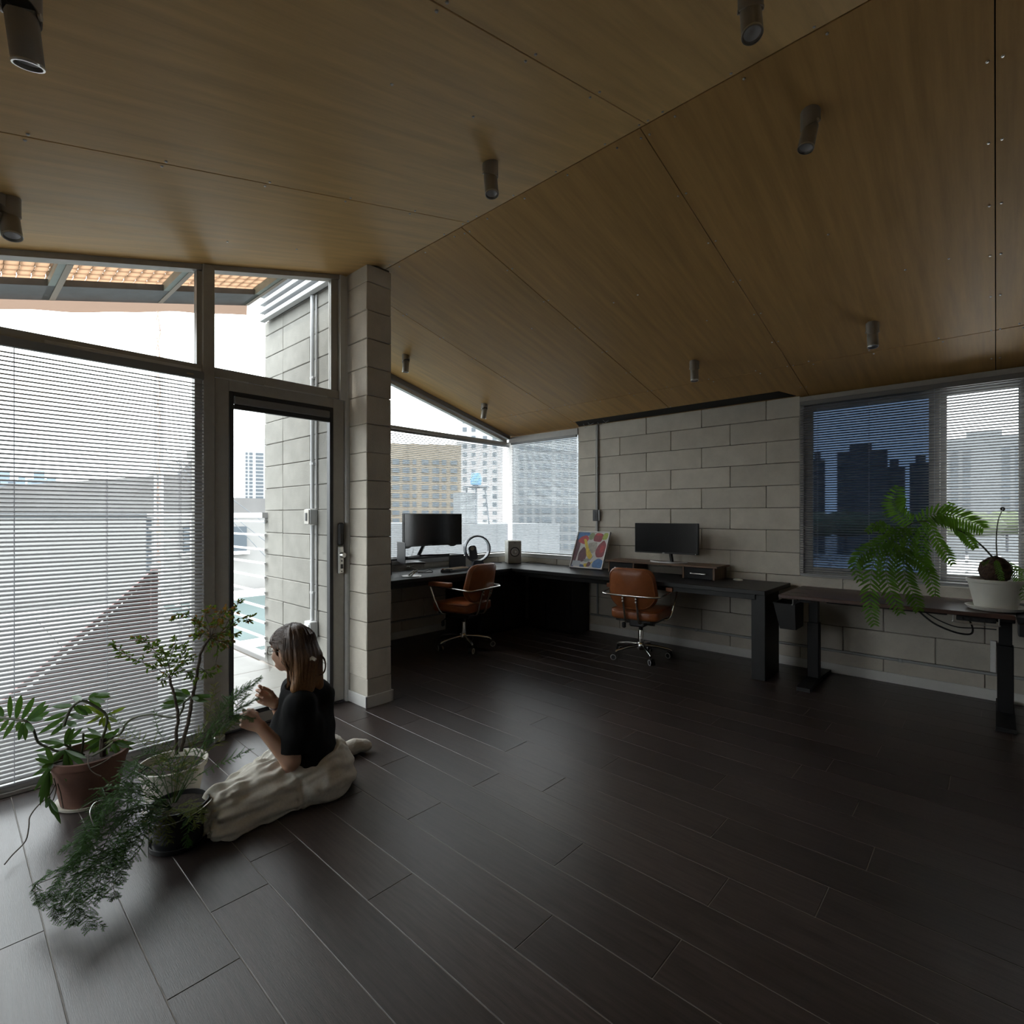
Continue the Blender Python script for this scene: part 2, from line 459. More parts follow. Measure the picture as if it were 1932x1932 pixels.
# ---- skirting boards
bb = MB()
bb.cbox((-4.3,YC-0.014,0),(X_END,YC-0.001,0.082),0.002)
struct(bb.build('baseboard_back', MT['skirting']))
struct(MB().cbox((XB+0.001,2.3,0),(XB+0.014,YC-0.3,0.082),0.002).build('baseboard_far', MT['skirting']))
pl = MB()
pl.cbox((-3.60,CY0-0.013,0),(CX1+0.013,CY0-0.0015,0.084),0.002)
pl.cbox((CX1+0.0015,CY0-0.013,0),(CX1+0.013,CY1+0.012,0.084),0.002)
pl.cbox((-4.95,CY1+0.0015,0),(CX1+0.013,CY1+0.013,0.084),0.002)
struct(pl.build('baseboard_left', MT['skirting']))

# ---- slot of missing plywood above the back wall, with loose wires
tr = MB().box((-3.78,5.18,zc(5.2)-0.0012),(-1.46,5.352,zc(5.2)+0.0))
# (a thin black sheet standing in for the shade inside the open slot)
trb = MB().prism([(-3.76,5.215,zc(5.215)-0.0015),(-1.47,5.215,zc(5.215)-0.0015),(-1.36,YC-0.002,zc(YC)-0.0015),(-3.80,YC-0.002,zc(YC)-0.0015)],(0,0,0.002))
tr1 = struct(trb.build('slot_shade', MT['dark']))
for (a, b, c) in ((-3.70,5.30,0.05),(-3.62,5.28,0.03),(-3.50,5.31,0.045),(-3.40,5.27,0.03)):
    MB().tube([(a,b,zc(b)-0.001),(a+0.02,b+0.02,zc(b)-c),(a+0.06,b+0.03,zc(b+0.03)-0.006)],0.003,6).build('loose_wire', MT['frame_lt'], tr1, smooth=True)

# ============================================================ WINDOWS AND DOOR
def frame_part(parent, name, lo, hi, m='frame', c=0.002):
    return MB().cbox(lo, hi, c).build(name, MT[m], parent)
def pane(parent, lo, hi, m='glass'):
    return MB().box(lo, hi).build('pane', MT[m], parent)
TZ0, TZ1 = 2.252, 2.312
# window 1: full-height glazing of the balcony side
w1 = struct(MB().cbox((-3.665,Y_END,TZ0),(XA,2.008,TZ1),0.002).build('window_1', MT['frame']))
frame_part(w1,'mullion',(-3.665,1.092,0.0),(-3.575,1.156,zc(1.09)-0.001))
frame_part(w1,'mullion_rail',(-3.60,1.062,TZ1),(-3.645,1.092,zc(1.06)-0.035))
frame_part(w1,'jamb_post',(-3.655,2.008,TZ0-0.01),(-3.575,2.068,zc(2.0)-0.002),'frame_lt')
frame_part(w1,'jamb_rail',(-3.65,1.952,TZ1),(-3.61,2.008,zc(1.95)-0.02))
hd = MB().prism([(-3.665,Y_END,zc(Y_END)-0.034),(-3.665,2.008,zc(2.008)-0.034),(-3.665,2.008,zc(2.008)-0.001),(-3.665,Y_END,zc(Y_END)-0.001)],(0.075,0,0)); hd.build('head_rail', MT['frame'], w1)
frame_part(w1,'sill',(-3.67,Y_END,0.0),(XA+0.012,1.094,0.020))
frame_part(w1,'sill_rail',(-3.66,Y_END,0.02),(XA-0.004,1.094,0.046),'frame_lt')
frame_part(w1,'bottom_rail',(-3.655,Y_END,0.046),(XA-0.012,1.062,0.078))
frame_part(w1,'mullion_rail',(-3.655,1.052,0.046),(XA-0.012,1.092,TZ0))
frame_part(w1,'mullion',(-3.665,-0.5,0.046),(XA-0.012,-0.45,TZ0))
trk = MB().cbox((XA,-0.3,TZ0+0.004),(XA+0.006,0.4,TZ0+0.016),0.001)
trk.cbox((XA,0.36,TZ0+0.012),(XA+0.02,1.08,TZ0+0.03),0.002); trk.build('blind_bracket_rail', MT['frame_lt'], w1)
pane(w1,(-3.634,Y_END,0.078),(-3.626,1.052,TZ0)); 
up = MB().prism([(-3.634,Y_END,TZ1),(-3.634,1.062,TZ1),(-3.634,1.062,zc(1.062)-0.03),(-3.634,Y_END,zc(Y_END)-0.03)],(0.008,0,0)); up.build('pane', MT['glass'], w1)
up = MB().prism([(-3.634,1.156,TZ1),(-3.634,1.952,TZ1),(-3.634,1.952,zc(1.952)-0.03),(-3.634,1.156,zc(1.156)-0.03)],(0.008,0,0)); up.build('pane', MT['glass'], w1)
# door
DY0, DY1 = 1.158, 2.043
d1 = struct(MB().cbox((-3.635,DY0,0.016),(-3.585,DY0+0.085,2.246),0.003).build('door_1', MT['frame']))
frame_part(d1,'stile',(-3.635,DY1-0.088,0.016),(-3.585,DY1,2.246))
frame_part(d1,'top_rail',(-3.635,DY0+0.085,2.178),(-3.585,DY1-0.088,2.246))
frame_part(d1,'bottom_rail',(-3.635,DY0+0.085,0.016),(-3.585,DY1-0.088,0.083))
frame_part(d1,'threshold',(-3.66,DY0,0.0),(-3.575,DY1,0.012),'gasket')
gk = MB()
for lo, hi in (((-3.628,DY0+0.085,0.083),(-3.5825,DY0+0.112,2.178)),((-3.628,DY1-0.115,0.083),(-3.5825,DY1-0.088,2.178)),
               ((-3.628,DY0+0.112,2.150),(-3.5825,DY1-0.115,2.178)),((-3.628,DY0+0.112,0.083),(-3.5825,DY1-0.115,0.112))): gk.cbox(lo,hi,0.002)
gk.build('glazing_bead', MT['gasket'], d1)
MB().cbox((-3.605,DY0+0.113,2.098),(-3.572,DY1-0.116,2.148),0.006).build('roller_cassette', MT['headrail'], d1)
MB().cbox((-3.603,DY0+0.113,2.068),(-3.578,DY1-0.116,2.0975),0.004).build('roller_bottom_bar', MT['gasket'], d1)
pane(d1,(-3.616,DY0+0.112,0.112),(-3.610,DY1-0.115,2.150))
jb = MB().tube([(-3.595,DY1+0.032,0.0),(-3.595,DY1+0.032,2.268)],0.028,16).build('jamb_post', MT['frame_lt'], d1, smooth=True)
hz = MB().cyl((-3.578,DY0+0.03,2.249),(-3.578,DY0+0.20,2.249),0.005).cyl((-3.578,DY0+0.30,2.249),(-3.578,DY1-0.14,2.249),0.005).build('weather_strip', MT['frame_lt'], d1)
# smart lock
lk = MB().cbox((-3.586,1.985,1.165),(-3.556,2.032,1.335),0.012).build('lock_cover', MT['gasket'], d1)
l2 = MB().cbox((-3.586,1.985,0.955),(-3.560,2.032,1.163),0.008).build('lock_plate', MT['steel'], d1)
MB().cyl((-3.560,2.010,1.095),(-3.535,2.016,1.095),0.021,0.019,20).build('thumb_turn', MT['steel'], d1, smooth=True)
MB().cbox((-3.561,2.000,0.995),(-3.557,2.020,1.028),0.003).build('battery_button', MT['gasket'], d1)
MB().cyl((-3.561,2.010,1.052),(-3.5575,2.010,1.052),0.006,0.006,12).cyl((-3.561,2.010,0.975),(-3.5575,2.010,0.975),0.005,0.005,12).build('lock_screw', MT['gasket'], d1)

# window 2: gable window beside the corner desk
GX = XB
def zg(y): return zc(y) - 0.10
w2 = struct(MB().cbox((GX-0.06,2.29,2.362),(GX+0.012,YC-0.02,2.402),0.002).build('window_2', MT['frame']))
rk = MB().prism([(GX-0.06,2.30,zc(2.3)-0.105),(GX-0.06,YC-0.05,zc(YC)-0.095),(GX-0.06,YC-0.05,zc(YC)-0.055),(GX-0.06,2.30,zc(2.3)-0.065)],(0.06,0,0)); rk.build('rake_rail', MT['frame_lt'], w2)
rk = MB().prism([(GX-0.06,2.30,zc(2.3)-0.065),(GX-0.06,YC,zc(YC)-0.05),(GX-0.06,YC,zc(YC)-0.002),(GX-0.06,2.30,zc(2.3)-0.002)],(0.075,0,0)); rk.build('rake_board', MT['headrail'], w2)
frame_part(w2,'sill_rail',(GX-0.06,2.29,0.834),(GX+0.004,YC-0.02,0.885),'frame_lt')
pane(w2,(GX-0.04,2.29,0.885),(GX-0.032,YC-0.03,2.362))
up = MB().prism([(GX-0.04,2.3,2.402),(GX-0.04,YC-0.05,2.402),(GX-0.04,YC-0.05,zc(YC)-0.10),(GX-0.04,2.3,zc(2.3)-0.08)],(0.008,0,0)); up.build('pane', MT['glass'], w2)
# window 3: corner window on the back wall
w3 = struct(MB().cbox((XB+0.0,YC-0.012,2.395),(-3.815,YC+0.05,2.475),0.002).build('window_3', MT['frame']))
frame_part(w3,'sill_rail',(XB,YC-0.004,0.834),(-3.815,YC+0.05,0.885),'frame_lt')
frame_part(w3,'corner_post',(XB-0.03,YC-0.004,0.834),(XB+0.012,YC+0.05,2.42),'white')
pane(w3,(XB,YC+0.03,0.885),(-3.815,YC+0.038,2.40))
# window 4: sliding window behind the standing desk
w4 = struct(MB().cbox((-1.33,YC-0.008,2.40),(1.05,YC+0.10,2.475),0.002).build('window_4', MT['frame']))
frame_part(w4,'sill_rail',(-1.33,YC+0.02,0.832),(1.05,YC+0.12,0.862),'frame_lt')
def sash(x0, x1, yy, glass, m='frame'):
    f = MB(); t = 0.045
    f.cbox((x0,yy,0.862),(x0+0.07,yy+0.035,2.40)); f.cbox((x1-0.07,yy,0.862),(x1,yy+0.035,2.40))
    f.cbox((x0+0.07,yy,0.862),(x1-0.07,yy+0.035,0.925)); f.cbox((x0+0.07,yy,2.345),(x1-0.07,yy+0.035,2.40))
    so_ = f.build('sash', MT[m], w4)
    MB().box((x0+0.07,yy+0.014,0.925),(x1-0.07,yy+0.02,2.345)).build('pane', MT[glass], so_)
sash(-1.30, -0.33, YC+0.03, 'glass_blue')
sash(-0.36, 0.19, YC+0.075, 'glass')
sash(0.16, 1.04, YC+0.03, 'glass')
frame_part(w4,'jamb_rail',(-1.33,YC+0.0,0.862),(-1.30,YC+0.12,2.40))
frame_part(w4,'jamb_rail',(1.02,YC+0.0,0.862),(1.05,YC+0.12,2.40))

# ============================================================ VENETIAN BLINDS
def blind(label, p0, p1, ztop, zbot, tilt, pitch=0.0215, width=0.025, ladders=(0.14,0.5,0.86), rail_h=0.048, wand=None, mat_='slat', normal=None):
    p0 = Vector(p0); p1 = Vector(p1); d = (p1-p0); L = d.length; d.normalize()
    t = thing('venetian_blind', label, 'blind', ((p0+p1)/2).to_tuple()[:2] + (zbot,), math.atan2(d.y, d.x), 'venetian blinds')
    # local x along the blind, local +y away from the room or toward it (normal)
    sgn = normal
    n = int((ztop-rail_h-zbot-0.02)/pitch)
    rows = []
    m = 4
    base = None
    for i in range(n):
        z = 0.022 + (i+0.5)*pitch
        if base is None:
            b = MB(); prof = []
            for k in range(m+1):
                u = k/m-0.5
                yy = u*width; zz = 0.0042*(1-4*u*u)
                ca, sa = math.cos(R(tilt)), math.sin(R(tilt))
                prof.append((sgn*(yy*ca - zz*sa), -(yy*sa) + zz*ca))
            b.grid([[(-L/2, y, zz) for y, zz in prof], [(L/2, y, zz) for y, zz in prof]])
            base = b.build('slat', MT[mat_], t, smooth='all', world=False, fix=False); base.location = (0,0,z)
        else:
            o = inst(base, 'slat', t, (0,0,z)); 
    H = ztop-zbot
    MB().cbox((-L/2,-0.014,H-rail_h),(L/2,0.014,H),0.003).build('headrail', MT['headrail'], t, world=False)
    MB().cbox((-L/2,-0.013,0.0),(L/2,0.013,0.014),0.003).build('bottom_rail', MT[mat_], t, world=False)
    for f in ladders:
        x = -L/2+f*L
        c = MB()
        for yy in (-0.0135, 0.0135): c.cyl((x,yy,0.01),(x,yy,H-rail_h+0.005),0.0011,n=5)
        c.build('ladder_cord', MT['cord'], t, world=False)
    if wand:
        x = -L/2+wand*L
        MB().cyl((x,sgn*0.02,H*0.35),(x,sgn*0.02,H-rail_h),0.004,n=8).build('tilt_wand', MT['cord'], t, world=False)
    return t
# sgn: local y that points into the room
bA = blind('tall silver venetian blind covering the full-height window beside the glass door', (-3.548,-0.70,0), (-3.548,1.085,0), 2.257, 0.062, 29, ladders=(0.10,0.53,0.735,0.93), normal=-1)
MB().cbox((0.80,-0.0148,2.257-0.062-0.030),(0.835,-0.0138,2.257-0.062-0.022),0.0003).build('maker_plate', mat('tan_plate',(0.35,0.27,0.16),0.5), bA, world=False)
bB = blind('silver venetian blind in the gable window behind the curved monitor', (-4.945,2.33,0), (-4.945,5.30,0), 2.36, 0.895, -9, ladders=(0.12,0.43,0.58,0.73,0.92), normal=-1, rail_h=0.03)
bC1 = blind('silver venetian blind in the narrow corner window behind the white speaker', (-4.925,5.335,0), (-3.825,5.335,0), 2.395, 0.895, -9, ladders=(0.08,0.45,0.8), normal=-1, rail_h=0.03)
bC2 = blind('silver venetian blind over the blue sliding window behind the standing desk', (-1.32,5.325,0), (1.02,5.325,0), 2.425, 0.85, -23, ladders=(0.06,0.225,0.41,0.62,0.85), normal=-1, rail_h=0.04)

# ============================================================ OUTSIDE
MT['orange'] = mat('orange_mat', (0.80,0.50,0.33), rough=0.8, var=0.12, vs=18, rnd=0.12)
def translucent(name, col, f=0.7):
    m = mat(name, col, rough=0.8, var=0.1, vs=6); N, L = m.node_tree.nodes, m.node_tree.links
    tr = N.new('ShaderNodeBsdfTranslucent'); tr.inputs[0].default_value = (*col, 1)
    mx = N.new('ShaderNodeMixShader'); mx.inputs[0].default_value = f
    L.new(N['Principled BSDF'].outputs[0], mx.inputs[1]); L.new(tr.outputs[0], mx.inputs[2]); L.new(mx.outputs[0], N['Material Output'].inputs[0]); return m
MT['tarp'] = translucent('peach_tarpaulin', (0.24,0.165,0.125))
MT['pad'] = translucent('peach_pad', (0.54,0.42,0.33), 0.85)
MT['teal_steel'] = mat('pale_teal_steel', (0.22,0.28,0.27), rough=0.5, var=0.1, vs=9)
MT['gutter'] = mat('slate_gutter', (0.075,0.09,0.105), rough=0.55, var=0.3, vs=8)
MT['tan_steel'] = mat('tan_flange', (0.36,0.32,0.28), rough=0.6)
MT['concrete'] = mat('grey_concrete', (0.145,0.14,0.138), rough=0.9, var=0.22, vs=0.35, detail=8)
MT['render_lt'] = mat('pale_render', (0.25,0.243,0.237), rough=0.9, var=0.10, vs=0.4)
MT['teal_roof'] = mat('pale_teal_roofing', (0.055,0.080,0.080), rough=0.8, var=0.12, vs=0.5)
MT['ground'] = mat('pale_street', (0.20,0.20,0.20), rough=0.95, var=0.2, vs=0.05)
MT['red'] = mat('red_oxide_steel', (0.14,0.035,0.032), rough=0.55, var=0.2, vs=6)
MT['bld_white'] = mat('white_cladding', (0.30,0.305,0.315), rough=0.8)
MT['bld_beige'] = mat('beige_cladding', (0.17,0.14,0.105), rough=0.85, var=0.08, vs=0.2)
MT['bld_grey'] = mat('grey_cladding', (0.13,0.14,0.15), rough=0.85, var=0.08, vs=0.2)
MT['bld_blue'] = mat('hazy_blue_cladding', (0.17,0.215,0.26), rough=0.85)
MT['bld_dark'] = mat('slate_cladding', (0.075,0.085,0.10), rough=0.85, var=0.1, vs=0.2)
MT['win_far'] = mat('far_window', (0.05,0.065,0.08), rough=0.25)
MT['blue_tank'] = mat('blue_tank', (0.07,0.19,0.42), rough=0.5)
MT['foliage_far'] = mat('far_tree_crown', (0.05,0.065,0.03), rough=0.9, var=0.4, vs=1.5)

# balcony
BX = -9.1
bal = struct(MB().box((BX-0.1,-3.2,-0.3),(-3.66,2.10,-0.012)).build('floor_balcony', MT['joint']))
x = -3.672
while x > BX:
    y = 2.07
    while y > -1.4:
        o = MB().cbox((-0.296,-0.296,-0.014),(0.296,0.296,0.0),0.002).build('tile', MT['tile'], bal, world=False) if 'tile0' not in globals() else inst(tile0, 'tile', bal)
        if 'tile0' not in globals(): tile0 = o
        o.location = (x-0.3, y-0.3, 0)
        y -= 0.6
    x -= 0.6
rl = thing('balcony_railing', 'white steel balcony railing with many thin horizontal bars outside the glass door', 'railing', (-7.0,2.06,0))
def add_rail(name, p0, p1, w, h, m='white_ext'): return MB().bar(p0,p1,w,h).build(name, MT[m], rl)
add_rail('top_rail',(-5.03,2.06,1.392),(BX,2.06,1.392),0.06,0.05)
add_rail('top_rail',(BX,2.06,1.392),(BX,-3.1,1.392),0.06,0.05,'gutter')
for z in (1.335,1.206,1.069,0.939,0.808,0.666,0.527,0.383,0.244,0.10):
    add_rail('bar',(-5.03,2.06,z),(BX,2.06,z),0.019,0.019)
for x in (-7.1,BX): add_rail('post',(x,2.06,0),(x,2.06,1.37),0.06,0.05,'gutter' if x==BX else 'white_ext')
for y in (-0.6,): add_rail('post',(BX,y,0),(BX,y,1.37),0.04,0.04,'gutter')
cb = MB().cbox((BX,2.10,-0.3),(-5.12,2.16,0.03),0.004).build('kerb', MT['render_lt'], rl)

# red perforated stair screen on the balcony
rs = thing('perforated_screen', 'dark red triangular perforated steel screen standing on the balcony behind the blind', 'screen', (-4.6,0.5,0))
sb = MB(); py0, pyt, pz = 0.10, 1.075, 0.955
# sheet with rows of round-ish holes
cell = 0.028
ny = int((pyt-py0)/cell); 
for iy in range(ny):
    ya = py0+iy*cell; yb = ya+cell
    hz_ = pz*(yb-py0)/(pyt-py0) if True else 0
    nz_ = int(hz_/cell)
    for iz in range(nz_):
        za = iz*cell; zb = za+cell
        solid = (iy > ny-4) or (iz >= nz_-3) or iz < 2
        cy_, cz_ = (ya+yb)/2+ (0.007 if iz % 2 else -0.007), (za+zb)/2
        O4 = [(-4.6,ya,za),(-4.6,yb,za),(-4.6,yb,zb),(-4.6,ya,zb)]
        if solid: sb.add(O4,[(0,1,2,3)])
        else:
            r_ = 0.0075
            I4 = [(-4.6,cy_-r_,cz_),(-4.6,cy_,cz_-r_),(-4.6,cy_+r_,cz_),(-4.6,cy_,cz_+r_)]
            P = [O4[0],O4[1],O4[2],O4[3],I4[0],I4[1],I4[2],I4[3]]
            sb.add(P,[(0,1,5,4),(1,2,6,5),(2,3,7,6),(3,0,4,7)])
sh = sb.build('perforated_sheet', MT['red'], rs)
MB().bar((-4.6,py0-0.05,0.0),(-4.6,pyt,pz+0.02),0.04,0.03).build('handrail', MT['red'], rs)
MB().bar((-4.6,pyt,0.0),(-4.6,pyt,pz+0.03),0.04,0.04).build('post', MT['red'], rs)
MB().bar((-4.6,py0,0.012),(-4.6,pyt,0.012),0.04,0.024).build('bottom_rail', MT['red'], rs)
wl_ = thing('mesh_wall', 'dark red flat sheet leaning low on the balcony left of the triangular screen', 'panel', (-4.9,-0.3,0)) if False else None

# eaves canopy over the balcony
cz = lambda y: 2.642 + S1*y - 0.03
cn = thing('eaves_canopy', 'peach lit eaves canopy with pale teal beams above the upper glazing', 'canopy', (-4.0,0.5,cz(0.5)))
def slab(xa, xb, ya, yb, dz, th):
    return MB().prism([(xa,ya,cz(ya)+dz),(xa,yb,cz(yb)+dz),(xa,yb,cz(yb)+dz+th),(xa,ya,cz(ya)+dz+th)],(xb-xa,0,0))
net = MB()
for i in range(6):
    xx = -4.071 + i*0.082; net.prism([(xx-0.006,-1.0,cz(-1.0)+0.07),(xx-0.006,1.66,cz(1.66)+0.07),(xx-0.006,1.66,cz(1.66)+0.075),(xx-0.006,-1.0,cz(-1.0)+0.075)],(0.012,0,0))
for j in range(43):
    y = -1.011 + j*0.062; net.prism([(-4.07,y-0.005,cz(y)+0.068),(-4.07,y+0.005,cz(y)+0.068),(-4.07,y+0.005,cz(y)+0.073),(-4.07,y-0.005,cz(y)+0.073)],(0.40,0,0))
net.build('lashing_net', MT['dark'], cn)
slab(-4.37,-4.07,-1.0,1.66,0.0,0.04).build('gutter', MT['gutter'], cn)
for y in (-0.12,0.46,1.04,1.625):
    slab(-4.36,-3.67,y,y+0.03,-0.004,0.004).build('beam_flange', MT['tan_steel'], cn)
    slab(-4.36,-3.67,y-0.035,y,0.0,0.07).build('beam', MT['teal_steel'], cn)
p0 = None
for i in range(9):
    for j in range(33):
        y = -0.36 + j*0.062 + (0.0 if i % 2 == 0 else 0.004); xx = -4.358 + i*0.082
        if p0 is None:
            p0 = MB().cbox((-0.040,-0.0300,0),(0.040,0.0300,0.010),0.003).build('pad', MT['pad'], cn, world=False); o = p0
        else: o = inst(p0, 'pad', cn)
        o.location = (xx+4.0, y-0.5, cz(y)+0.055-cz(0.5)); o.rotation_euler = (math.atan(S1),0,0)
# wavy hanging edge of the tarpaulin
rows = []
for a in range(41):
    y = -1.0 + a*2.66/40; wv = 0.012*math.sin(y*7)+0.006*math.sin(y*17+1)
    rows.append([(-4.40,y,cz(y)+0.03),(-4.405,y,cz(y)-0.02+wv),(-4.41,y,cz(y)-0.055+wv*0.6)])
MB().grid(rows).build('hanging_edge', MT['tarp'], cn, smooth='all')
# verge battens above the return wall
vb = thing('verge_battens', 'stack of four pale steel battens along the roof edge above the outdoor block wall', 'battens', (-4.3,2.03,3.2))
for k in range(4):
    MB().cbox((-5.03,2.005,3.185+k*0.075),(-3.70,2.055,3.222+k*0.075),0.003).build('batten', MT['white_ext'], vb)
MB().box((-4.98,2.056,3.20),(-3.70,2.075,3.50)).build('backing_board', MT['gutter'], vb)
# outdoor conduit and switch
oc = thing('outdoor_conduit', 'white plastic conduit running up the outdoor block wall', 'conduit', (-4.106,2.06,0.4))
MB().tube([(-4.106,2.056,0.535),(-4.106,2.056,1.31)],0.016,10).tube([(-4.106,2.056,1.445),(-4.106,2.056,3.18)],0.016,10).build('pipe', MT['white_ext'], oc, smooth=True)
MB().tube([(-4.065,2.070,0.535),(-4.065,2.070,1.31)],0.008,8).tube([(-4.065,2.070,1.445),(-4.065,2.070,3.18)],0.008,8).build('pipe', MT['pvc'], oc, smooth=True)
for z in (0.75,1.8,2.5): MB().cbox((-4.13,2.045,z),(-4.082,2.08,z+0.02),0.002).build('clip', MT['white_ext'], oc)
sw = thing('outdoor_switch', 'grey outdoor switch box halfway up the conduit', 'switch', (-4.106,2.04,1.378))
MB().cbox((-4.15,2.012,1.315),(-4.06,2.08,1.44),0.006).build('box', MT['white_ext'], sw)
MB().cbox((-4.145,2.004,1.318),(-4.065,2.0115,1.437),0.003).build('face_plate', MT['frame'], sw)
MB().cbox((-4.120,1.998,1.345),(-4.090,2.0035,1.41),0.002).build('rocker', MT['gasket'], sw)
sw2 = thing('outdoor_socket', 'white outdoor socket box low on the conduit behind the seated woman', 'socket', (-4.106,2.04,0.46))
MB().cbox((-4.155,2.01,0.40),(-4.055,2.08,0.53),0.006).build('box', MT['white_ext'], sw2)
MB().cbox((-4.145,2.003,0.42),(-4.065,2.0095,0.51),0.003).build('cover', MT['frame_lt'], sw2)
# bucket at the corner outside
bk = thing('white_bucket', 'white plastic drum with a cream lid beyond the railing', 'bucket', (-6.45,3.02,-0.6))
MB().lathe([(0.17,0.0),(0.20,1.02)],(-6.45,3.02,-0.6),24).build('drum', MT['white_ext'], bk, smooth=True)
MB().lathe([(0.22,1.0),(0.225,1.05),(0.20,1.07),(0.0,1.07)],(-6.45,3.02,-0.6),24).build('lid', mat('cream_lid',(0.28,0.25,0.19),0.6), bk, smooth=True)
bt = thing('water_bottle', 'small clear water jug with a blue cap outside below the railing', 'bottle', (-5.62,2.36,-0.2))
MB().lathe([(0.055,0),(0.06,0.05),(0.06,0.20),(0.025,0.25),(0.025,0.27)],(-5.62,2.36,-0.05),16).build('jug', MT['white_ext'], bt, smooth=True)
MB().lathe([(0.034,0.26),(0.034,0.31),(0.0,0.315)],(-5.62,2.36,-0.05),16).build('cap', mat('blue_cap',(0.06,0.14,0.5),0.4), bt, smooth=True)
MB().box((-5.8,2.22,-0.5),(-5.45,2.5,-0.05)).build('ledge', MT['render_lt'], bal)

# neighbouring roof and concrete buildings
ro = thing('lower_roof', 'pale teal flat roof below the balcony with a white kerb', 'roof', (-16,5,-2))
MB().box((-24,-30,-2.4),(BX-0.4,14,-1.95)).build('roof_slab', MT['teal_roof'], ro)
MB().box((-23.6,-30,-1.95),(-22.8,14,-1.75)).build('kerb', MT['white'], ro)
MB().box((-14.2,2.4,-1.95),(-13.9,14,-1.8)).build('kerb', MT['white'], ro)
MB().box((-24.0,2.2,-2.4),(-4.9,14,-2.0)).build('roof_slab', MT['teal_roof'], ro)
gb = thing('concrete_building', 'low grey concrete building with square openings seen past the railing', 'building', (-28,8,-12))
MB().box((-34,-40,-12),(-24.05,14,1.35)).build('wall', MT['render_lt'], gb)
MB().box((-34.2,-40,1.35),(-24.0,14,2.18)).build('parapet', MT['concrete'], gb)
for (ya, yb) in ((6.6,9.0),(12,14.5),(-8.5,-7.3),(-6.8,-5.0),(-4.5,-3.4)):
    MB().box((-24.06,ya,-0.1),(-23.9,yb,0.95)).build('opening', MT['win_far'], gb)
    MB().cbox((-24.1,ya-0.1,-0.25),(-23.8,yb+0.1,-0.1),0.02).build('ledge', MT['white'], gb)
hs = thing('gabled_house', 'grey roof gable rising behind the concrete building seen through the blind', 'house', (-45,4,-12))
MB().prism([(-52,2.0,-12),(-52,14.5,-12),(-52,14.5,5.2),(-52,12.6,5.8),(-52,11.5,4.4),(-52,2.0,3.1)],(9,0,0)).build('wall', MT['concrete'], hs)
MB().box((-45,12.6,5.8),(-43,14.4,6.3)).build('chimney', MT['concrete'], hs)
# lattice mast
lm = thing('lattice_mast', 'slender white and orange lattice mast rising behind the blind', 'mast', (-17.0,4.6,-2))
mp_ = [ond(293,700,16), ond(306,700,16), ond(302,700,16.5)]
for q in mp_: MB().cyl((q.x,q.y,-2),(q.x,q.y,14),0.035,n=6).build('leg', MT['white_ext'], lm)
br = MB(); z = -1.8
while z < 13.5:
    for a, b in ((0,1),(1,2),(2,0)):
        br.cyl((mp_[a].x,mp_[a].y,z),(mp_[b].x,mp_[b].y,z+0.9),0.012,n=4); br.cyl((mp_[a].x,mp_[a].y,z+0.9),(mp_[b].x,mp_[b].y,z+0.9),0.01,n=4)
    z += 0.9
b_ = br.build('bracing', mat('orange_bracing',(0.42,0.26,0.2),0.6), lm)
wires = [((150,1240),(290,900)),((440,930),(505,1010)),((440,960),(505,1035))]

for (a, b) in (((440,943),(475,969)),((444,977),(503,1023)),((441,986),(502,1051))):
    sl_ = (b[1]-a[1])/(b[0]-a[0]); m0 = ond(306, a[1]-sl_*(a[0]-306), 16); m1 = ond(b[0], b[1], 15.3)
    k_ = (-1.95-m0.z)/(m1.z-m0.z); MB().cyl(m0, m0+(m1-m0)*min(k_,2.2), 0.010, n=5).build('guy_wire', MT['gutter'], lm)
# far apartment blocks
def block(name, label, px, d, w, dep, ytop, m, cols, floors, fh=2.9, ww=1.6, wh=1.5, zbot=-40, yaw=None, grp='far apartment blocks', ystart=None):
    c = ond(px, HY, d); zt = CAM_H + (HY-ytop)*d/F_PX
    a = math.atan2(-c.x, c.y) if yaw is None else yaw
    t = thing(name, label, 'building', (c.x,c.y,zbot), a, grp)
    MB().box((-w/2,0,0),(w/2,dep,zt-zbot)).build('wall', MT[m], t, world=False)
    if name != 'beige_tower': MB().box((-w/4,dep*0.2,zt-zbot),(w/5,dep*0.6,zt-zbot+2.4*d/150)).build('roof_hut', MT[m], t, world=False)
    base = None
    for f in range(floors):
        z = zt-zbot-2.4-f*fh
        for cx_ in cols:
            xx, wwid = (cx_, ww) if not hasattr(cx_, '__len__') else cx_
            b = MB().box((-wwid/2,-0.12,-wh/2),(wwid/2,0.05,wh/2)).build('window', MT['win_far'], t, world=False) if base is None or abs(base[1]-wwid) > 1e-6 else inst(base[0],'window',t)
            b.location = (xx,0,z)
            base = (b, wwid)
    return t
block('apartment_tower','white apartment tower with dark balcony bays seen through the glass door',489,150,12.0,12,841,'bld_white',[(-3.2,0.5),(-2.1,0.8),(0.1,1.9),(2.6,1.5),(3.9,0.5)],14,fh=1.03,ww=1.2,wh=0.62)
MB().cyl(ond(505,838,149.5),ond(482,835.5,149.5),0.12,n=6).build('crane_boom', MT['white_ext'], bpy.data.objects['apartment_tower'])
block('hazy_block','small hazy blue block beside the white apartment tower',459,260,4.0,8,924,'bld_blue',[-1,1],3,fh=3,ww=0.8,wh=1.2)
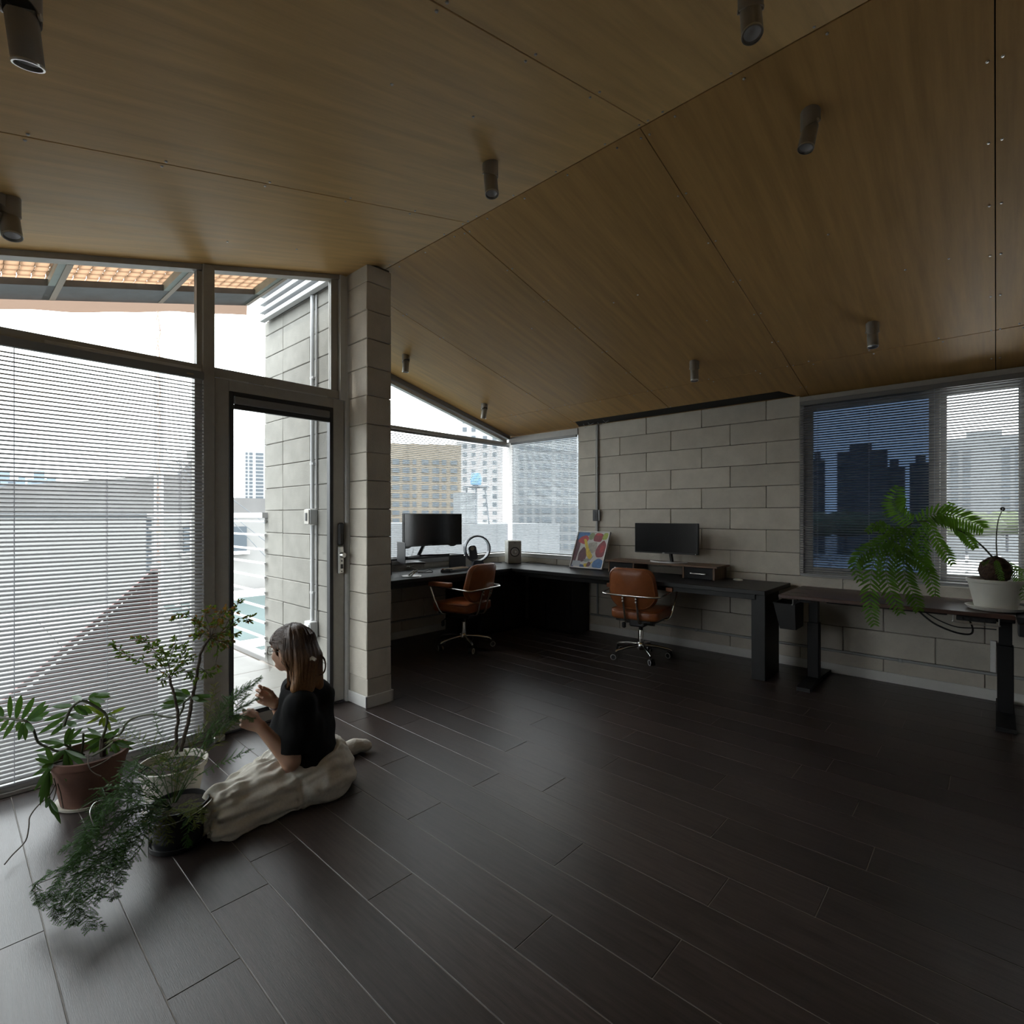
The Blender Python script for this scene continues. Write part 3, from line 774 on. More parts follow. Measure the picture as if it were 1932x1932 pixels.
for i,(px,yt,w) in enumerate(((8,905,16),(42,915,9),(75,904,14),(98,918,12),(112,928,20),(60,930,30),(-20,912,14),(250,925,18),(270,918,9))):
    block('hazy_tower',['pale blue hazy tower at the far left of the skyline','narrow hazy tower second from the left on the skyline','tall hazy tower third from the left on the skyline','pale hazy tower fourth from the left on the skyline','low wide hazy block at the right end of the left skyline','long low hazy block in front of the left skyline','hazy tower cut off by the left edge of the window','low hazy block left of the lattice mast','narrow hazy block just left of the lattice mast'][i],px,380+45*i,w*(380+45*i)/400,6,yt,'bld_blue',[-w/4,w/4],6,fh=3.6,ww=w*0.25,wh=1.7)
block('beige_tower','broad beige apartment block filling the left of the gable window',795,70,10.6,12,838,'bld_beige',[-4.4,-3.3,-2.0,(-0.9,0.5),0.5,1.9,(3.0,0.6),4.3],13,fh=1.12,ww=0.9,wh=0.62)
block('white_tower','white high-rise peeping over the transom of the gable window',905,120,10.5,12,775,'bld_white',[-3.4,-1.4,1.2,3.4],14,fh=1.9,ww=0.9,wh=0.9)
block('grey_highrise','grey high-rise with a dark central strip seen in the corner window',1031,80,11.6,12,800,'bld_grey',[-3.8,-2.6,-1.4,(0.0,1.5),1.8,2.9,4.0],13,fh=1.35,ww=0.7,wh=0.8)
lowb = thing('low_depot', 'low grey depot roof below the gable window', 'building', (-30,30,-12))
c_ = ond(900,HY,36); MB().box((c_.x-9,c_.y-3,-12),(c_.x+2.5,c_.y+6,0.9)).build('wall', MT['bld_grey'], lowb)
tk = thing('roof_tank', 'blue water tank on a steel frame seen in the gable window', 'tank', tuple(ond(893,HY,34)))
q = ond(898,903,34); MB().lathe([(0.0,-0.5),(0.34,-0.4),(0.4,0.0),(0.3,0.35),(0.0,0.42)],q,20).build('tank', MT['blue_tank'], tk, smooth=True)
fr_ = MB()
for dx in (-0.4,0.4):
    for dy in (-0.4,0.4): fr_.cyl((q.x+dx,q.y+dy,q.z-0.5),(q.x+dx*1.5,q.y+dy*1.5,0.9),0.05,n=5)
fr_.box((q.x-0.6,q.y-0.6,q.z-0.58),(q.x+0.6,q.y+0.6,q.z-0.5)); fr_.build('frame', MT['bld_dark'], tk)
q = ond(878,930,34); MB().box((q.x-0.6,q.y-0.5,0.9),(q.x+0.6,q.y+0.5,2.9)).build('plant_room', MT['bld_grey'], tk)
for i,(px,d,w,yt,lab) in enumerate(((1626,90,7.2,850,'wide slate tower with a curved crown behind the blue glass'),(1543,110,2.6,868,'narrow slate tower at the left of the blue glass'),(1688,100,3.2,880,'slate tower right of the wide one behind the blue glass'),(1738,120,4.2,872,'slate tower behind the right edge of the blue glass'),(1860,100,11.5,825,'grey tower seen through the clear sash of the sliding window'))):
    block('slate_tower', lab, px, d, w, 10, yt, 'bld_dark' if i < 4 else 'bld_grey', [-w*0.4,-w*0.24,w*0.24,w*0.4], 11, fh=1.15, ww=w*0.10, wh=0.7)
# tree belt and a bright fenced yard below the sliding window
for i, nm_o in enumerate(('leftmost','second from the left','third from the left','fourth from the left','fifth from the left','rightmost')):
    px = 1520 + i*76; q = ond(px, 990, 55+5*(i%3)); r_ = 2.5+0.5*((i*7)%3)/3
    mb = MB(); pr = [(0.05,-0.5),(0.75,-0.4),(1.0,-0.1),(0.85,0.3),(0.45,0.52),(0.0,0.6)]
    mb.lathe([(a*r_*1.25,b*r_*0.9) for a,b in pr],q,14)
    mb.v = [tuple(c + random.uniform(-0.10,0.10)*r_ for c in v) for v in mb.v]
    t = thing('far_tree','rounded dark green tree beyond the fenced yard, '+nm_o+' of the row','tree',(q.x,q.y,-3),0,'trees beyond the sliding window')
    mb.build('crown', MT['foliage_far'], t, smooth='all'); MB().cyl((q.x,q.y,-3),(q.x,q.y,q.z-0.3*r_),0.15,n=6).build('trunk', MT['bld_dark'], t)
struct(MB().box((-14,9,-3.2),(16,70,-3.0)).build('floor_yard', mat('pale_yard',(0.42,0.42,0.42),0.9,var=0.1,vs=0.3)))
struct(MB().box((-900,-900,-14.3),(900,900,-14)).build('floor_street', MT['ground']))
fn = thing('yard_fence', 'white picket-like yard fence below the sliding window', 'fence', (1,30,-3))
for k in range(2): MB().bar((-12,32,-1.2+k*0.5),(14,32,-1.2+k*0.5),0.1,0.1).build('rail', MT['white_ext'], fn)
f0 = MB().box((-0.06,-0.05,0),(0.06,0.05,2.6)).build('post', MT['white_ext'], fn, world=False); f0.location = (-13,2,0)
for k in range(1,24): inst(f0,'post',fn,(-13+k*1.1,2,0))

# ============================================================ FURNITURE
MT['desk'] = mat('black_stained_wood', (0.012,0.012,0.0125), rough=0.42, var=0.35, vs=4, stretch=(1.5,12,1), bump=0.06, bs=8, bstretch=(3,40,3), spec=0.35)
MT['walnut'] = mat('dark_walnut_laminate', (0.060,0.028,0.020), rough=0.38, var=0.35, vs=4, stretch=(1.2,14,1), bump=0.04, bs=8, bstretch=(3,40,3))
MT['oakdark'] = mat('rustic_brown_board', (0.13,0.075,0.045), rough=0.5, var=0.35, vs=4, stretch=(1.2,12,1))
MT['leather'] = mat('cognac_leather', (0.30,0.095,0.032), rough=0.36, var=0.22, vs=5, bump=0.12, bs=90, spec=0.5)
MT['cream'] = mat('cream_lacquer', (0.68,0.66,0.58), rough=0.4)
MT['taupe'] = mat('taupe_baffle', (0.36,0.345,0.31), rough=0.45)
MT['screen'] = mat('dark_screen', (0.008,0.008,0.009), rough=0.22, spec=0.5)
MT['silver'] = mat('silver_plastic', (0.50,0.50,0.50), rough=0.35, metal=0.3)
MT['fan'] = mat('steel_blue_fan', (0.10,0.115,0.14), rough=0.3, metal=0.4)
MT['mesh'] = mat('black_wire_mesh', (0.02,0.02,0.021), rough=0.5)
MT['cable'] = mat('black_cable', (0.012,0.012,0.012), rough=0.5)
MT['pot_white'] = mat('white_pot_plastic', (0.60,0.59,0.53), rough=0.45, var=0.06, vs=9)
def bevel(o, w, seg=2):
    m = o.modifiers.new('bevel','BEVEL'); m.width = w; m.segments = seg; m.limit_method = 'ANGLE'; m.angle_limit = R(35)
    o.data.polygons.foreach_set('use_smooth',[True]*len(o.data.polygons))
    return o
def cable(name, label, pts, r=0.004, parent=None, n=6, m='cable', sub=6):
    P = [Vector(p) for p in pts]; out = []
    for i in range(len(P)-1):
        a = P[max(i-1,0)]; b = P[i]; c = P[i+1]; d = P[min(i+2,len(P)-1)]
        for k in range(sub):
            t = k/sub
            out.append(0.5*((2*b)+(c-a)*t+(2*a-5*b+4*c-d)*t*t+(3*b-a-3*c+d)*t**3))
    out.append(P[-1])
    o = MB().tube(out, r, n).build(name, MT[m], parent, smooth=True)
    if label: tag(o, label, 'cable')
    return o
def spline(P, sub=6):
    P = [Vector(p) for p in P]; out = []
    for i in range(len(P)-1):
        a = P[max(i-1,0)]; b = P[i]; c = P[i+1]; d = P[min(i+2,len(P)-1)]
        for k in range(sub):
            t = k/sub
            out.append(0.5*((2*b)+(c-a)*t+(2*a-5*b+4*c-d)*t*t+(3*b-a-3*c+d)*t**3))
    out.append(P[-1]); return out

# ---- corner desk
DZ = 0.765; DT = 0.038
dk = thing('corner_desk', 'long black L-shaped wooden desk filling the window corner on a slab leg', 'desk', (-3.2,4.9,0))
MB().cbox((-4.95,2.32,DZ-DT),(-4.245,4.60,DZ),0.003).build('desktop', MT['desk'], dk)
MB().cbox((-4.95,4.602,DZ-DT),(-1.405,5.340,DZ),0.003).build('desktop', MT['desk'], dk)
MB().cbox((-4.24,4.66,DZ-DT-0.05),(-1.50,4.70,DZ-DT),0.002).cbox((-4.33,2.4,DZ-DT-0.05),(-4.29,4.60,DZ-DT),0.002).build('apron', MT['desk'], dk)
MB().cbox((-1.535,4.675,0),(-1.425,5.06,DZ-DT),0.003).build('slab_leg', MT['desk'], dk)
MB().cbox((-1.425+0.002,4.72,0.03),(-1.41,5.02,0.68),0.004).build('leg_panel', MT['blacksatin'], dk) if False else None
MB().cbox((-4.90,2.36,0),(-4.30,2.40,DZ-DT),0.003).build('slab_leg', MT['desk'], dk)
cbn = thing('desk_cabinet', 'black cabinet under the corner of the desk facing the chairs, left of two', 'cabinet', (-4.62,4.55,0))
MB().cbox((-4.93,4.16,0.0),(-4.335,4.95,0.71),0.003).build('body', MT['desk'], cbn)
d_ = MB().cbox((-4.333,4.17,0.06),(-4.318,4.545,0.695),0.003).build('door', MT['desk'], cbn); MB().cbox((-4.317,4.50,0.40),(-4.309,4.512,0.55),0.002).build('handle', MT['blacksatin'], d_)
d_ = MB().cbox((-4.333,4.55,0.06),(-4.318,4.94,0.695),0.003).build('door', MT['desk'], cbn); MB().cbox((-4.317,4.58,0.40),(-4.309,4.592,0.55),0.002).build('handle', MT['blacksatin'], d_)
cb2 = thing('desk_cabinet', 'black cabinet under the desk against the back wall, right of two', 'cabinet', (-3.95,5.15,0))
MB().cbox((-4.30,4.98,0.0),(-3.632,5.325,0.71),0.003).build('body', MT['desk'], cb2)
d_ = MB().cbox((-4.29,4.965,0.55),(-4.02,4.978,0.70),0.003).build('drawer', MT['desk'], cb2); MB().cbox((-4.24,4.955,0.655),(-4.07,4.964,0.668),0.002).build('handle', MT['blacksatin'], d_)
d_ = MB().cbox((-4.29,4.965,0.04),(-4.02,4.978,0.54),0.003).build('door', MT['desk'], cb2); MB().cbox((-4.05,4.955,0.36),(-4.038,4.964,0.48),0.002).build('handle', MT['blacksatin'], d_)
MB().cbox((-4.00,4.965,0.04),(-3.64,4.978,0.70),0.003).build('door', MT['desk'], cb2)

# ---- standing desk
sdk = thing('standing_desk', 'dark walnut standing desk with black steel legs under the blue window', 'desk', (-0.6,4.95,0))
top = MB().cbox((-1.30,4.60,0.722),(0.090,5.318,0.75),0.003).build('tabletop', MT['walnut'], sdk)
for (a, y) in ((-1.29,4.80),(-1.29,5.08)):
    MB().cbox((a,y-0.012,0.7495),(a+0.16,y+0.012,0.7512),0.0005).build('inlay_slot', MT['black'], top)
MB().cbox((-1.16,4.98,0.685),(-0.05,5.05,0.722),0.003).build('cross_beam', MT['blacksatin'], sdk)
MB().cbox((-0.98,4.70,0.700),(-0.25,4.84,0.722),0.003).build('cable_tray', MT['blacksatin'], sdk)
for lx in (-1.12, 0.045):
    MB().cbox((lx-0.045,4.68,0.690),(lx+0.045,5.28,0.721),0.003).build('bracket', MT['blacksatin'], sdk)
    lg = MB().cbox((lx-0.042,4.90,0.045),(lx+0.042,4.98,0.50),0.004).build('leg', MT['blacksatin'], sdk)
    MB().cbox((lx-0.034,4.907,0.50),(lx+0.034,4.973,0.69),0.003).build('leg_column', MT['blacksatin'], lg)
    MB().prism([(lx-0.048,4.595,0.012),(lx-0.048,4.60,0.03),(lx-0.048,4.86,0.047),(lx-0.048,5.02,0.047),(lx-0.048,5.318,0.03),(lx-0.048,5.318,0.012)],(0.096,0,0)).build('foot', MT['blacksatin'], sdk)
    MB().cbox((lx-0.05,4.60,0.0),(lx+0.05,4.66,0.012),0.002).cbox((lx-0.05,5.24,0.0),(lx+0.05,5.31,0.012),0.002).build('foot_pad', MT['black'], sdk)
MB().cyl((-1.20,4.625,0.722),(-1.20,4.625,0.68),0.004,n=8).cyl((-1.20,4.625,0.68),(-1.20,4.60,0.675),0.004,n=8).build('hook', MT['steel'], sdk)
ps = thing('power_strip', 'black power strip in a steel bracket under the right end of the walnut desk', 'power strip', (-0.10,4.66,0.70))
MB().cbox((-0.20,4.645,0.682),(0.0,4.69,0.715),0.004).build('body', MT['black'], ps)
rg = MB()
rg.tube(spline([(-0.215,4.635,0.72),(-0.215,4.635,0.68),(-0.20,4.635,0.668),(0.0,4.635,0.668),(0.012,4.635,0.68),(0.012,4.635,0.72)],4),0.004,6); rg.build('bracket', MT['steel'], ps, smooth=True)
for k in range(5): MB().cbox((-0.19+k*0.037,4.641,0.69),(-0.165+k*0.037,4.6455,0.708),0.002).build('outlet', MT['gasket'], ps)
cable('desk_cable','black cable looping under the walnut desk to its right leg',[(-0.42,4.85,0.69),(-0.33,4.8,0.62),(-0.22,4.82,0.57),(-0.14,4.88,0.555),(-0.12,4.84,0.60),(-0.14,4.78,0.68)],0.006)
cable('desk_cable','thin black cable under the walnut desk, upper of two loops',[(-0.40,4.84,0.70),(-0.30,4.82,0.64),(-0.2,4.86,0.60),(-0.08,4.92,0.60),(0.0,4.93,0.60)],0.004)
bs = thing('mesh_basket', 'black wire mesh basket hanging from the left end of the walnut desk', 'basket', (-1.27,4.86,0.46))
bq = []
def ringq(z, s, dx=0): return [(-1.30-0.075*s+dx,4.76-0.10*(s-1),z),(-1.30+0.075*s+dx,4.76-0.10*(s-1),z),(-1.30+0.075*s+dx,5.02,z),(-1.30-0.075*s+dx,5.02,z)]
b0, b1 = ringq(0.44,0.8,0.02), ringq(0.655,1.1)
mbk = MB().add(b0+b1,[(3,2,1,0),(0,1,5,4),(1,2,6,5),(2,3,7,6),(3,0,4,7)]); mbk.build('mesh_body', MT['mesh'], bs)
MB().tube([Vector(p) for p in b1],0.005,6,closed=True).build('rim', MT['blacksatin'], bs)
for yy in (4.80,5.0): MB().tube(spline([(-1.23,yy,0.655),(-1.21,yy,0.69),(-1.20,yy,0.7215)],4),0.003,6).build('hanger', MT['blacksatin'], bs)
dd = thing('side_desk', 'black topped desk butting against the right end of the walnut desk', 'desk', (0.8,5.0,0))
MB().cbox((0.096,4.56,0.712),(1.50,5.318,0.75),0.003).build('tabletop', MT['blacksatin'], dd)
for (x,y) in ((0.30,4.7),(1.45,4.7),(0.30,5.25),(1.45,5.25)): MB().cbox((x-0.02,y-0.02,0),(x+0.02,y+0.02,0.712),0.002).build('leg', MT['blacksatin'], dd)
MB().cbox((0.10,4.55,0.63),(0.20,4.70,0.711),0.006).build('controller', MT['black'], dd)

# ---- office chairs
def rounded_outline(pts, r=0.05, n=5):
    out = []; m = len(pts)
    for i in range(m):
        p = Vector(pts[i]); a = Vector(pts[i-1]); b = Vector(pts[(i+1)%m])
        d0 = (a-p).normalized(); d1 = (b-p).normalized(); rr = min(r, (a-p).length*0.45, (b-p).length*0.45)
        q0 = p+d0*rr; q1 = p+d1*rr
        for k in range(n+1):
            t = k/n; out.append(q0*(1-t)**2+p*2*t*(1-t)+q1*t*t)
    return out
def make_chair(label, loc, rz):
    t = thing('office_chair', label, 'chair', loc, rz, 'leather office chairs')
    # seat (local +y is the front)
    ol = rounded_outline([(-0.235,-0.22,0),(0.235,-0.22,0),(0.25,0.24,0),(-0.25,0.24,0)],0.08)
    st = MB(); st.prism([(p.x,p.y,0.395) for p in ol],(0,0,0.095)); s_ = bevel(st.build('seat', MT['leather'], t, world=False),0.03,4)
    MB().tube([(p.x*0.985,p.y*0.985,0.482) for p in ol],0.0045,6,closed=True).build('piping', MT['leather'], s_, world=False, smooth=True)
    MB().prism([(p.x*0.86,p.y*0.86,0.375) for p in ol],(0,0,0.022)).build('seat_pan', MT['black'], t, world=False)
    # back, leaning
    def bk(x, z, y=0.0):
        s = (z-0.50)/0.40
        return (x, -0.215-0.075*s+y + 0.10*(x/0.25)**2*0.5, z)
    ob = rounded_outline([(-0.15,0,0.50),(0.15,0,0.50),(0.245,0,0.60),(0.215,0,0.895),(-0.215,0,0.895),(-0.245,0,0.60)],0.09,5)
    m = MB(); n = len(ob)
    def dome(sgn, th):
        rows = []
        for f, hh in ((1.0,0.0),(0.97,0.016),(0.90,0.027),(0.6,0.034),(0.25,0.037),(0.0,0.0375)):
            rows.append([Vector(bk(p.x*f, 0.70+(p.z-0.70)*f, sgn*(0.006+th*hh))) for p in ob])
        return rows
    for sgn in (1,-1):
        rr = dome(sgn, 1.0); b = len(m.v)
        for r_ in rr: m.v.extend(tuple(v) for v in r_)
        for i in range(len(rr)-1):
            for k in range(n):
                k2 = (k+1)%n; q = (b+i*n+k,b+i*n+k2,b+(i+1)*n+k2,b+(i+1)*n+k); m.f.append(q); m.mi.append(0)
    b2 = n*6
    for k in range(n):
        k2 = (k+1)%n; m.f.append((k,k2,b2+k2,b2+k)); m.mi.append(0)
    back = m.build('backrest', MT['leather'], t, world=False, smooth='all')
    for sgn in (1,-1):
        MB().tube([Vector(bk(p.x*0.93,0.70+(p.z-0.70)*0.93,sgn*0.030)) for p in ob],0.0045,6,closed=True).build('piping', MT['leather'], back, world=False, smooth=True)
    # chrome frame: bar behind the back running into both arms
    arm = lambda s: [(s*0.20,-0.305,0.640),(s*0.262,-0.285,0.640),(s*0.292,-0.22,0.645),(s*0.30,0.0,0.660),(s*0.30,0.17,0.662),(s*0.295,0.20,0.648),(s*0.285,0.15,0.52),(s*0.25,0.09,0.392),(s*0.18,0.06,0.378)]
    pts = arm(-1)[::-1] + [(0,-0.312,0.640)] + arm(1)
    MB().tube(spline(pts,5),0.0095,10).build('arm_frame', MT['chrome'], t, world=False, smooth=True)
    for s in (-1,1):
        a = MB().cbox((s*0.30-0.032,-0.07,0.671),(s*0.30+0.032,0.20,0.712),0.004).build('armrest', MT['leather'], t, world=False); bevel(a,0.016,3)
        MB().tube(spline([(s*0.065,-0.312,0.648),(s*0.065,-0.300,0.62),(s*0.065,-0.265,0.50),(s*0.065,-0.235,0.40),(s*0.065,-0.20,0.372),(s*0.06,-0.10,0.37)],4),0.011,10).build('back_strut', MT['chrome'], t, world=False, smooth=True)
        for z in (0.615,0.585): MB().cyl((s*0.065,-0.315,z),(s*0.065,-0.305,z),0.007,n=8).build('bolt', MT['steel'], t, world=False)
    MB().cbox((-0.075,-0.12,0.315),(0.075,0.12,0.375),0.012).cyl((0.075,0.02,0.335),(0.13,0.02,0.335),0.022,n=12).build('tilt_mechanism', MT['black'], t, world=False)
    MB().tube(spline([(-0.07,0.05,0.34),(-0.16,0.08,0.335),(-0.21,0.10,0.30)],4),0.005,6).build('lever', MT['blacksatin'], t, world=False, smooth=True)
    MB().cbox((-0.235,0.085,0.245),(-0.195,0.115,0.305),0.01).build('lever_paddle', MT['black'], t, world=False)
    MB().cyl((0,0,0.20),(0,0,0.32),0.020,n=16).build('gas_lift', MT['black'], t, world=False, smooth=True)
    MB().lathe([(0.026,0.075),(0.028,0.10),(0.025,0.14),(0.026,0.26),(0.022,0.27)],(0,0,0),16).build('column', MT['chrome'], t, world=False, smooth=True)
    hub = MB().lathe([(0.03,0.075),(0.042,0.09),(0.044,0.13),(0.03,0.15)],(0,0,0),16).build('base_hub', MT['chrome'], t, world=False, smooth=True)
    for k in range(5):
        a = 2*math.pi*k/5 + 0.35; dx, dy = math.cos(a), math.sin(a)
        MB().tube([(0.03*dx,0.03*dy,0.122),(0.16*dx,0.16*dy,0.112),(0.275*dx,0.275*dy,0.090),(0.29*dx,0.29*dy,0.078)],[0.017,0.015,0.012,0.010],10).build('base_leg', MT['chrome'], t, world=False, smooth=True)
        cx, cy = 0.285*dx, 0.285*dy; b = a + 0.9 + k
        ux, uy = math.cos(b), math.sin(b); ox, oy = -uy*0.022, ux*0.022
        c = MB().cyl((cx,cy,0.055),(cx,cy,0.085),0.007,n=8)
        c.obox((cx+ox,cy+oy,0.045),(ux,uy,0),(-uy,ux,0),(0,0,1),0.006,0.018,0.022)
        ca = c.build('caster', MT['black'], t, world=False)
        for s in (-1,1):
            p0 = (cx+ox+ux*s*0.006, cy+oy+uy*s*0.006, 0.030); p1 = (cx+ox+ux*s*0.022, cy+oy+uy*s*0.022, 0.030)
            MB().cyl(p0,p1,0.030,n=18).build('wheel', MT['black'], ca, world=False, smooth=True)
            q1 = Vector(p1)+Vector((ux*s,uy*s,0))*0.001
            MB().tube([q1+Vector((-uy*math.cos(j*math.pi/8),ux*math.cos(j*math.pi/8),math.sin(j*math.pi/8)))*0.0245 for j in range(16)],0.0035,5,closed=True).build('wheel_ring', MT['silver'], ca, world=False, smooth=True)
    return t
make_chair('cognac leather office chair facing the curved monitor, seen from behind on the left', (-4.15,3.75,0), R(100))
make_chair('cognac leather office chair facing the flat monitor by the block wall', (-2.57,4.66,0), R(8.5))

# ---- things on the corner desk
def rot_thing(name,label,cat,loc,deg,grp=None): return thing(name,label,cat,loc,R(deg),grp)
rs1 = thing('monitor_riser', 'black board monitor riser on the left arm of the desk', 'riser', (-4.80,3.65,DZ))
MB().cbox((-4.925,3.05,0.912),(-4.68,4.24,0.93),0.002).build('shelf', MT['blacksatin'], rs1)
MB().cbox((-4.70,4.02,DZ),(-4.682,4.27,0.9115),0.002).build('side_panel', MT['blacksatin'], rs1)
MB().cbox((-4.70,3.05,DZ),(-4.682,3.22,0.9115),0.002).build('side_panel', MT['blacksatin'], rs1)
m1 = thing('curved_monitor', 'black curved monitor on a V-shaped stand in front of the gable window', 'monitor', (-4.80,3.75,0.93))
rows_f, rows_b = [], []
NC = 14; MW = 0.815; y0_ = 3.315
for zz in (1.052, 1.412):
    f, b = [], []
    for i in range(NC+1):
        u = i/NC; y = y0_+u*MW; cv = 0.075*(2*u-1)**2
        f.append((-4.655+cv-0.02, y, zz)); b.append((-4.69+cv-0.02, y, zz))
    rows_f.append(f); rows_b.append(b)
mm = MB().grid([rows_f[0],rows_f[1]]).grid([rows_f[1],rows_b[1]]).grid([rows_b[1],rows_b[0]]).grid([rows_b[0],rows_f[0]])
mm.add([rows_f[0][0],rows_f[1][0],rows_b[1][0],rows_b[0][0]],[(0,1,2,3)]); mm.add([rows_f[0][-1],rows_f[1][-1],rows_b[1][-1],rows_b[0][-1]],[(3,2,1,0)])
mm.build('housing', MT['black'], m1, fix=True)
sc2 = MB().grid([[(x+0.0012,y,1.066) for x,y,z in rows_f[0][0:]],[(x+0.0012,y,1.405) for x,y,z in rows_f[1]]]); sc2.v = [(x, y0_+0.008+(y-y0_)*(MW-0.016)/MW, z) for x,y,z in sc2.v]
sc2.build('screen', MT['screen'], m1, smooth='all')
for (a,b) in ((3.33,3.46),(3.98,4.11)):
    MB().prism([(-4.66,a,1.052),(-4.66,b,1.052),(-4.66,b-0.04,1.036),(-4.66,a+0.04,1.036)],(-0.02,0,0)).build('chin_vent', MT['black'], m1)
MB().bar((-4.80,3.66,0.945),(-4.715,3.73,1.16),0.055,0.03).build('neck', MT['black'], m1)
MB().bar((-4.80,3.66,0.941),(-4.70,3.42,0.937),0.035,0.018).bar((-4.80,3.66,0.941),(-4.70,4.02,0.937),0.035,0.018).build('v_foot', MT['black'], m1)
MB().box((-4.673,3.69,1.056),(-4.6725,3.75,1.060)).build('brand_mark', MT['silver'], m1)
lp = rot_thing('laptop', 'open dark laptop raised on the Z-shaped stand beside the pillar', 'laptop', (-4.42,3.28,0.905), -20)
MB().cbox((-0.15,-0.105,0.0),(0.15,0.105,0.012),0.004).build('deck', MT['gasket'], lp, world=False)
MB().cbox((-0.15,-0.112,0.012),(0.15,-0.106,0.215),0.003).build('lid', MT['gasket'], lp, world=False)
MB().box((-0.14,-0.1057,0.022),(0.14,-0.1052,0.207)).build('screen', mat('navy_screen',(0.01,0.014,0.024),0.15), lp, world=False)
kk = MB()
for i in range(12):
    for j in range(5): kk.box((-0.138+i*0.0232,-0.085+j*0.02,0.012),(-0.119+i*0.0232,-0.069+j*0.02,0.0135))
ko = kk.build('keys', MT['gasket'], lp, world=False); ko['kind'] = 'stuff'
MB().box((-0.05,0.03,0.012),(0.05,0.095,0.0125)).build('trackpad', MT['fan'], lp, world=False)
ls = rot_thing('laptop_stand', 'silver Z-shaped laptop stand with a round foot on the black desk', 'stand', (-4.42,3.28,DZ), -20)
MB().lathe([(0.098,0),(0.1,0.003),(0.098,0.007),(0.0,0.007)],(0,0,0),32).build('round_foot', MT['steel'], ls, world=False, smooth=True)
for s in (-0.04,0.04):
    MB().tube([(s,-0.02,0.008),(s,0.05,0.065),(s,-0.03,0.10),(s,0.02,0.128)],0.009,8).build('arm', MT['steel'], ls, world=False, smooth=True)
MB().cbox((-0.11,-0.09,0.128),(0.11,0.09,0.136),0.003).build('tray', MT['steel'], ls, world=False)
MB().cbox((-0.115,0.088,0.130),(-0.085,0.108,0.152),0.003).cbox((0.085,0.088,0.130),(0.115,0.108,0.152),0.003).build('lip', MT['steel'], ls, world=False)
kb = rot_thing('mechanical_keyboard', 'mechanical keyboard with beige keys and red accents behind the left chair', 'keyboard', (-4.52,3.98,DZ), 100)
MB().cbox((-0.20,-0.07,0.0),(0.20,0.07,0.022),0.004).build('case', MT['black'], kb, world=False)
for nm, mm_, sel in (('keycaps',mat('beige_keycap',(0.46,0.38,0.27),0.5),0),('accent_keycaps',mat('red_keycap',(0.35,0.06,0.05),0.5),1),('dark_keycaps',MT['gasket'],2)):
    g = MB()
    for i in range(16):
        for j in range(5):
            c_ = 1 if (i in (15,14) and j in (4,2)) or (i == 0 and j == 4) else (2 if (i in (0,1) and j < 3) or i > 13 else 0)
            if c_ == sel: g.cbox((-0.192+i*0.0242,-0.062+j*0.0248,0.022),(-0.171+i*0.0242,-0.0405+j*0.0248,0.033),0.003)
    o = g.build(nm, mm_, kb, world=False); o['kind'] = 'stuff'
cable('charging_cable','thin white coiled cable lying on the riser beside the curved monitor',[(-4.78,3.30,0.934),(-4.74,3.40,0.936),(-4.79,3.46,0.936),(-4.73,3.50,0.94),(-4.76,3.56,1.02)],0.0025,m='silver')
cable('desk_cable','tangle of thin cable on the black desk under the riser',[(-4.72,3.5,DZ+0.005),(-4.62,3.6,DZ+0.01),(-4.66,3.7,DZ+0.02),(-4.56,3.66,DZ+0.006),(-4.6,3.5,DZ+0.006)],0.004)
# bladeless fan
fc = ond(900,1035,6.60)
fn2 = thing('bladeless_fan', 'steel blue bladeless fan with a round ring between monitor and speaker', 'fan', (fc.x,fc.y,DZ))
u_ = Vector((-fc.x,-fc.y,0)).normalized(); u_ = (u_ + Vector((0.1,0.25,0))).normalized(); w_ = Vector((0,0,1)); v_ = w_.cross(u_)
prof = [(0.166,-0.055),(0.172,-0.03),(0.170,0.03),(0.163,0.055),(0.148,0.05),(0.145,0.0),(0.150,-0.05)]
rg_ = MB(); n = 48; rows=[]
for k in range(n):
    a = 2*math.pi*k/n
    rows.append([fc + (v_*math.cos(a)+w_*math.sin(a))*r_ + u_*d for r_, d in prof+[prof[0]]])
rows.append(rows[0]); rg_.grid(rows).build('ring', MT['fan'], fn2, smooth=True)
bm_ = MB(); bp = Vector((fc.x,fc.y,0)) - u_*0.01
bm_.prism(rounded_outline([bp+v_*-0.075+Vector((0,0,DZ)),bp+v_*0.075+Vector((0,0,DZ)),bp+v_*0.055+Vector((0,0,fc.z-0.142)),bp+v_*-0.055+Vector((0,0,fc.z-0.142))],0.02),u_*0.09)
bm_.build('base', MT['fan'], fn2)
hb = fc - u_*0.05
hd_ = MB().prism(rounded_outline([hb+v_*-0.075+w_*-0.14,hb+v_*0.03+w_*-0.14,hb+v_*0.0+w_*0.04,hb+v_*-0.10+w_*0.03],0.04),-u_*0.05).build('rear_housing', MT['fan'], fn2)
e_ = MB(); e_.lathe([(0.0,0.0),(0.026,0.0),(0.026,0.004),(0.0,0.004)],hb+v_*-0.05+w_*0.0+u_*0.001,20,axis=u_).build('button', MT['cream'], fn2)
# speaker
sp = thing('bookshelf_speaker', 'cream bookshelf speaker with one round driver in the window corner', 'speaker', (-4.735,5.165,DZ), math.atan2(0.81,0.59)+R(0))
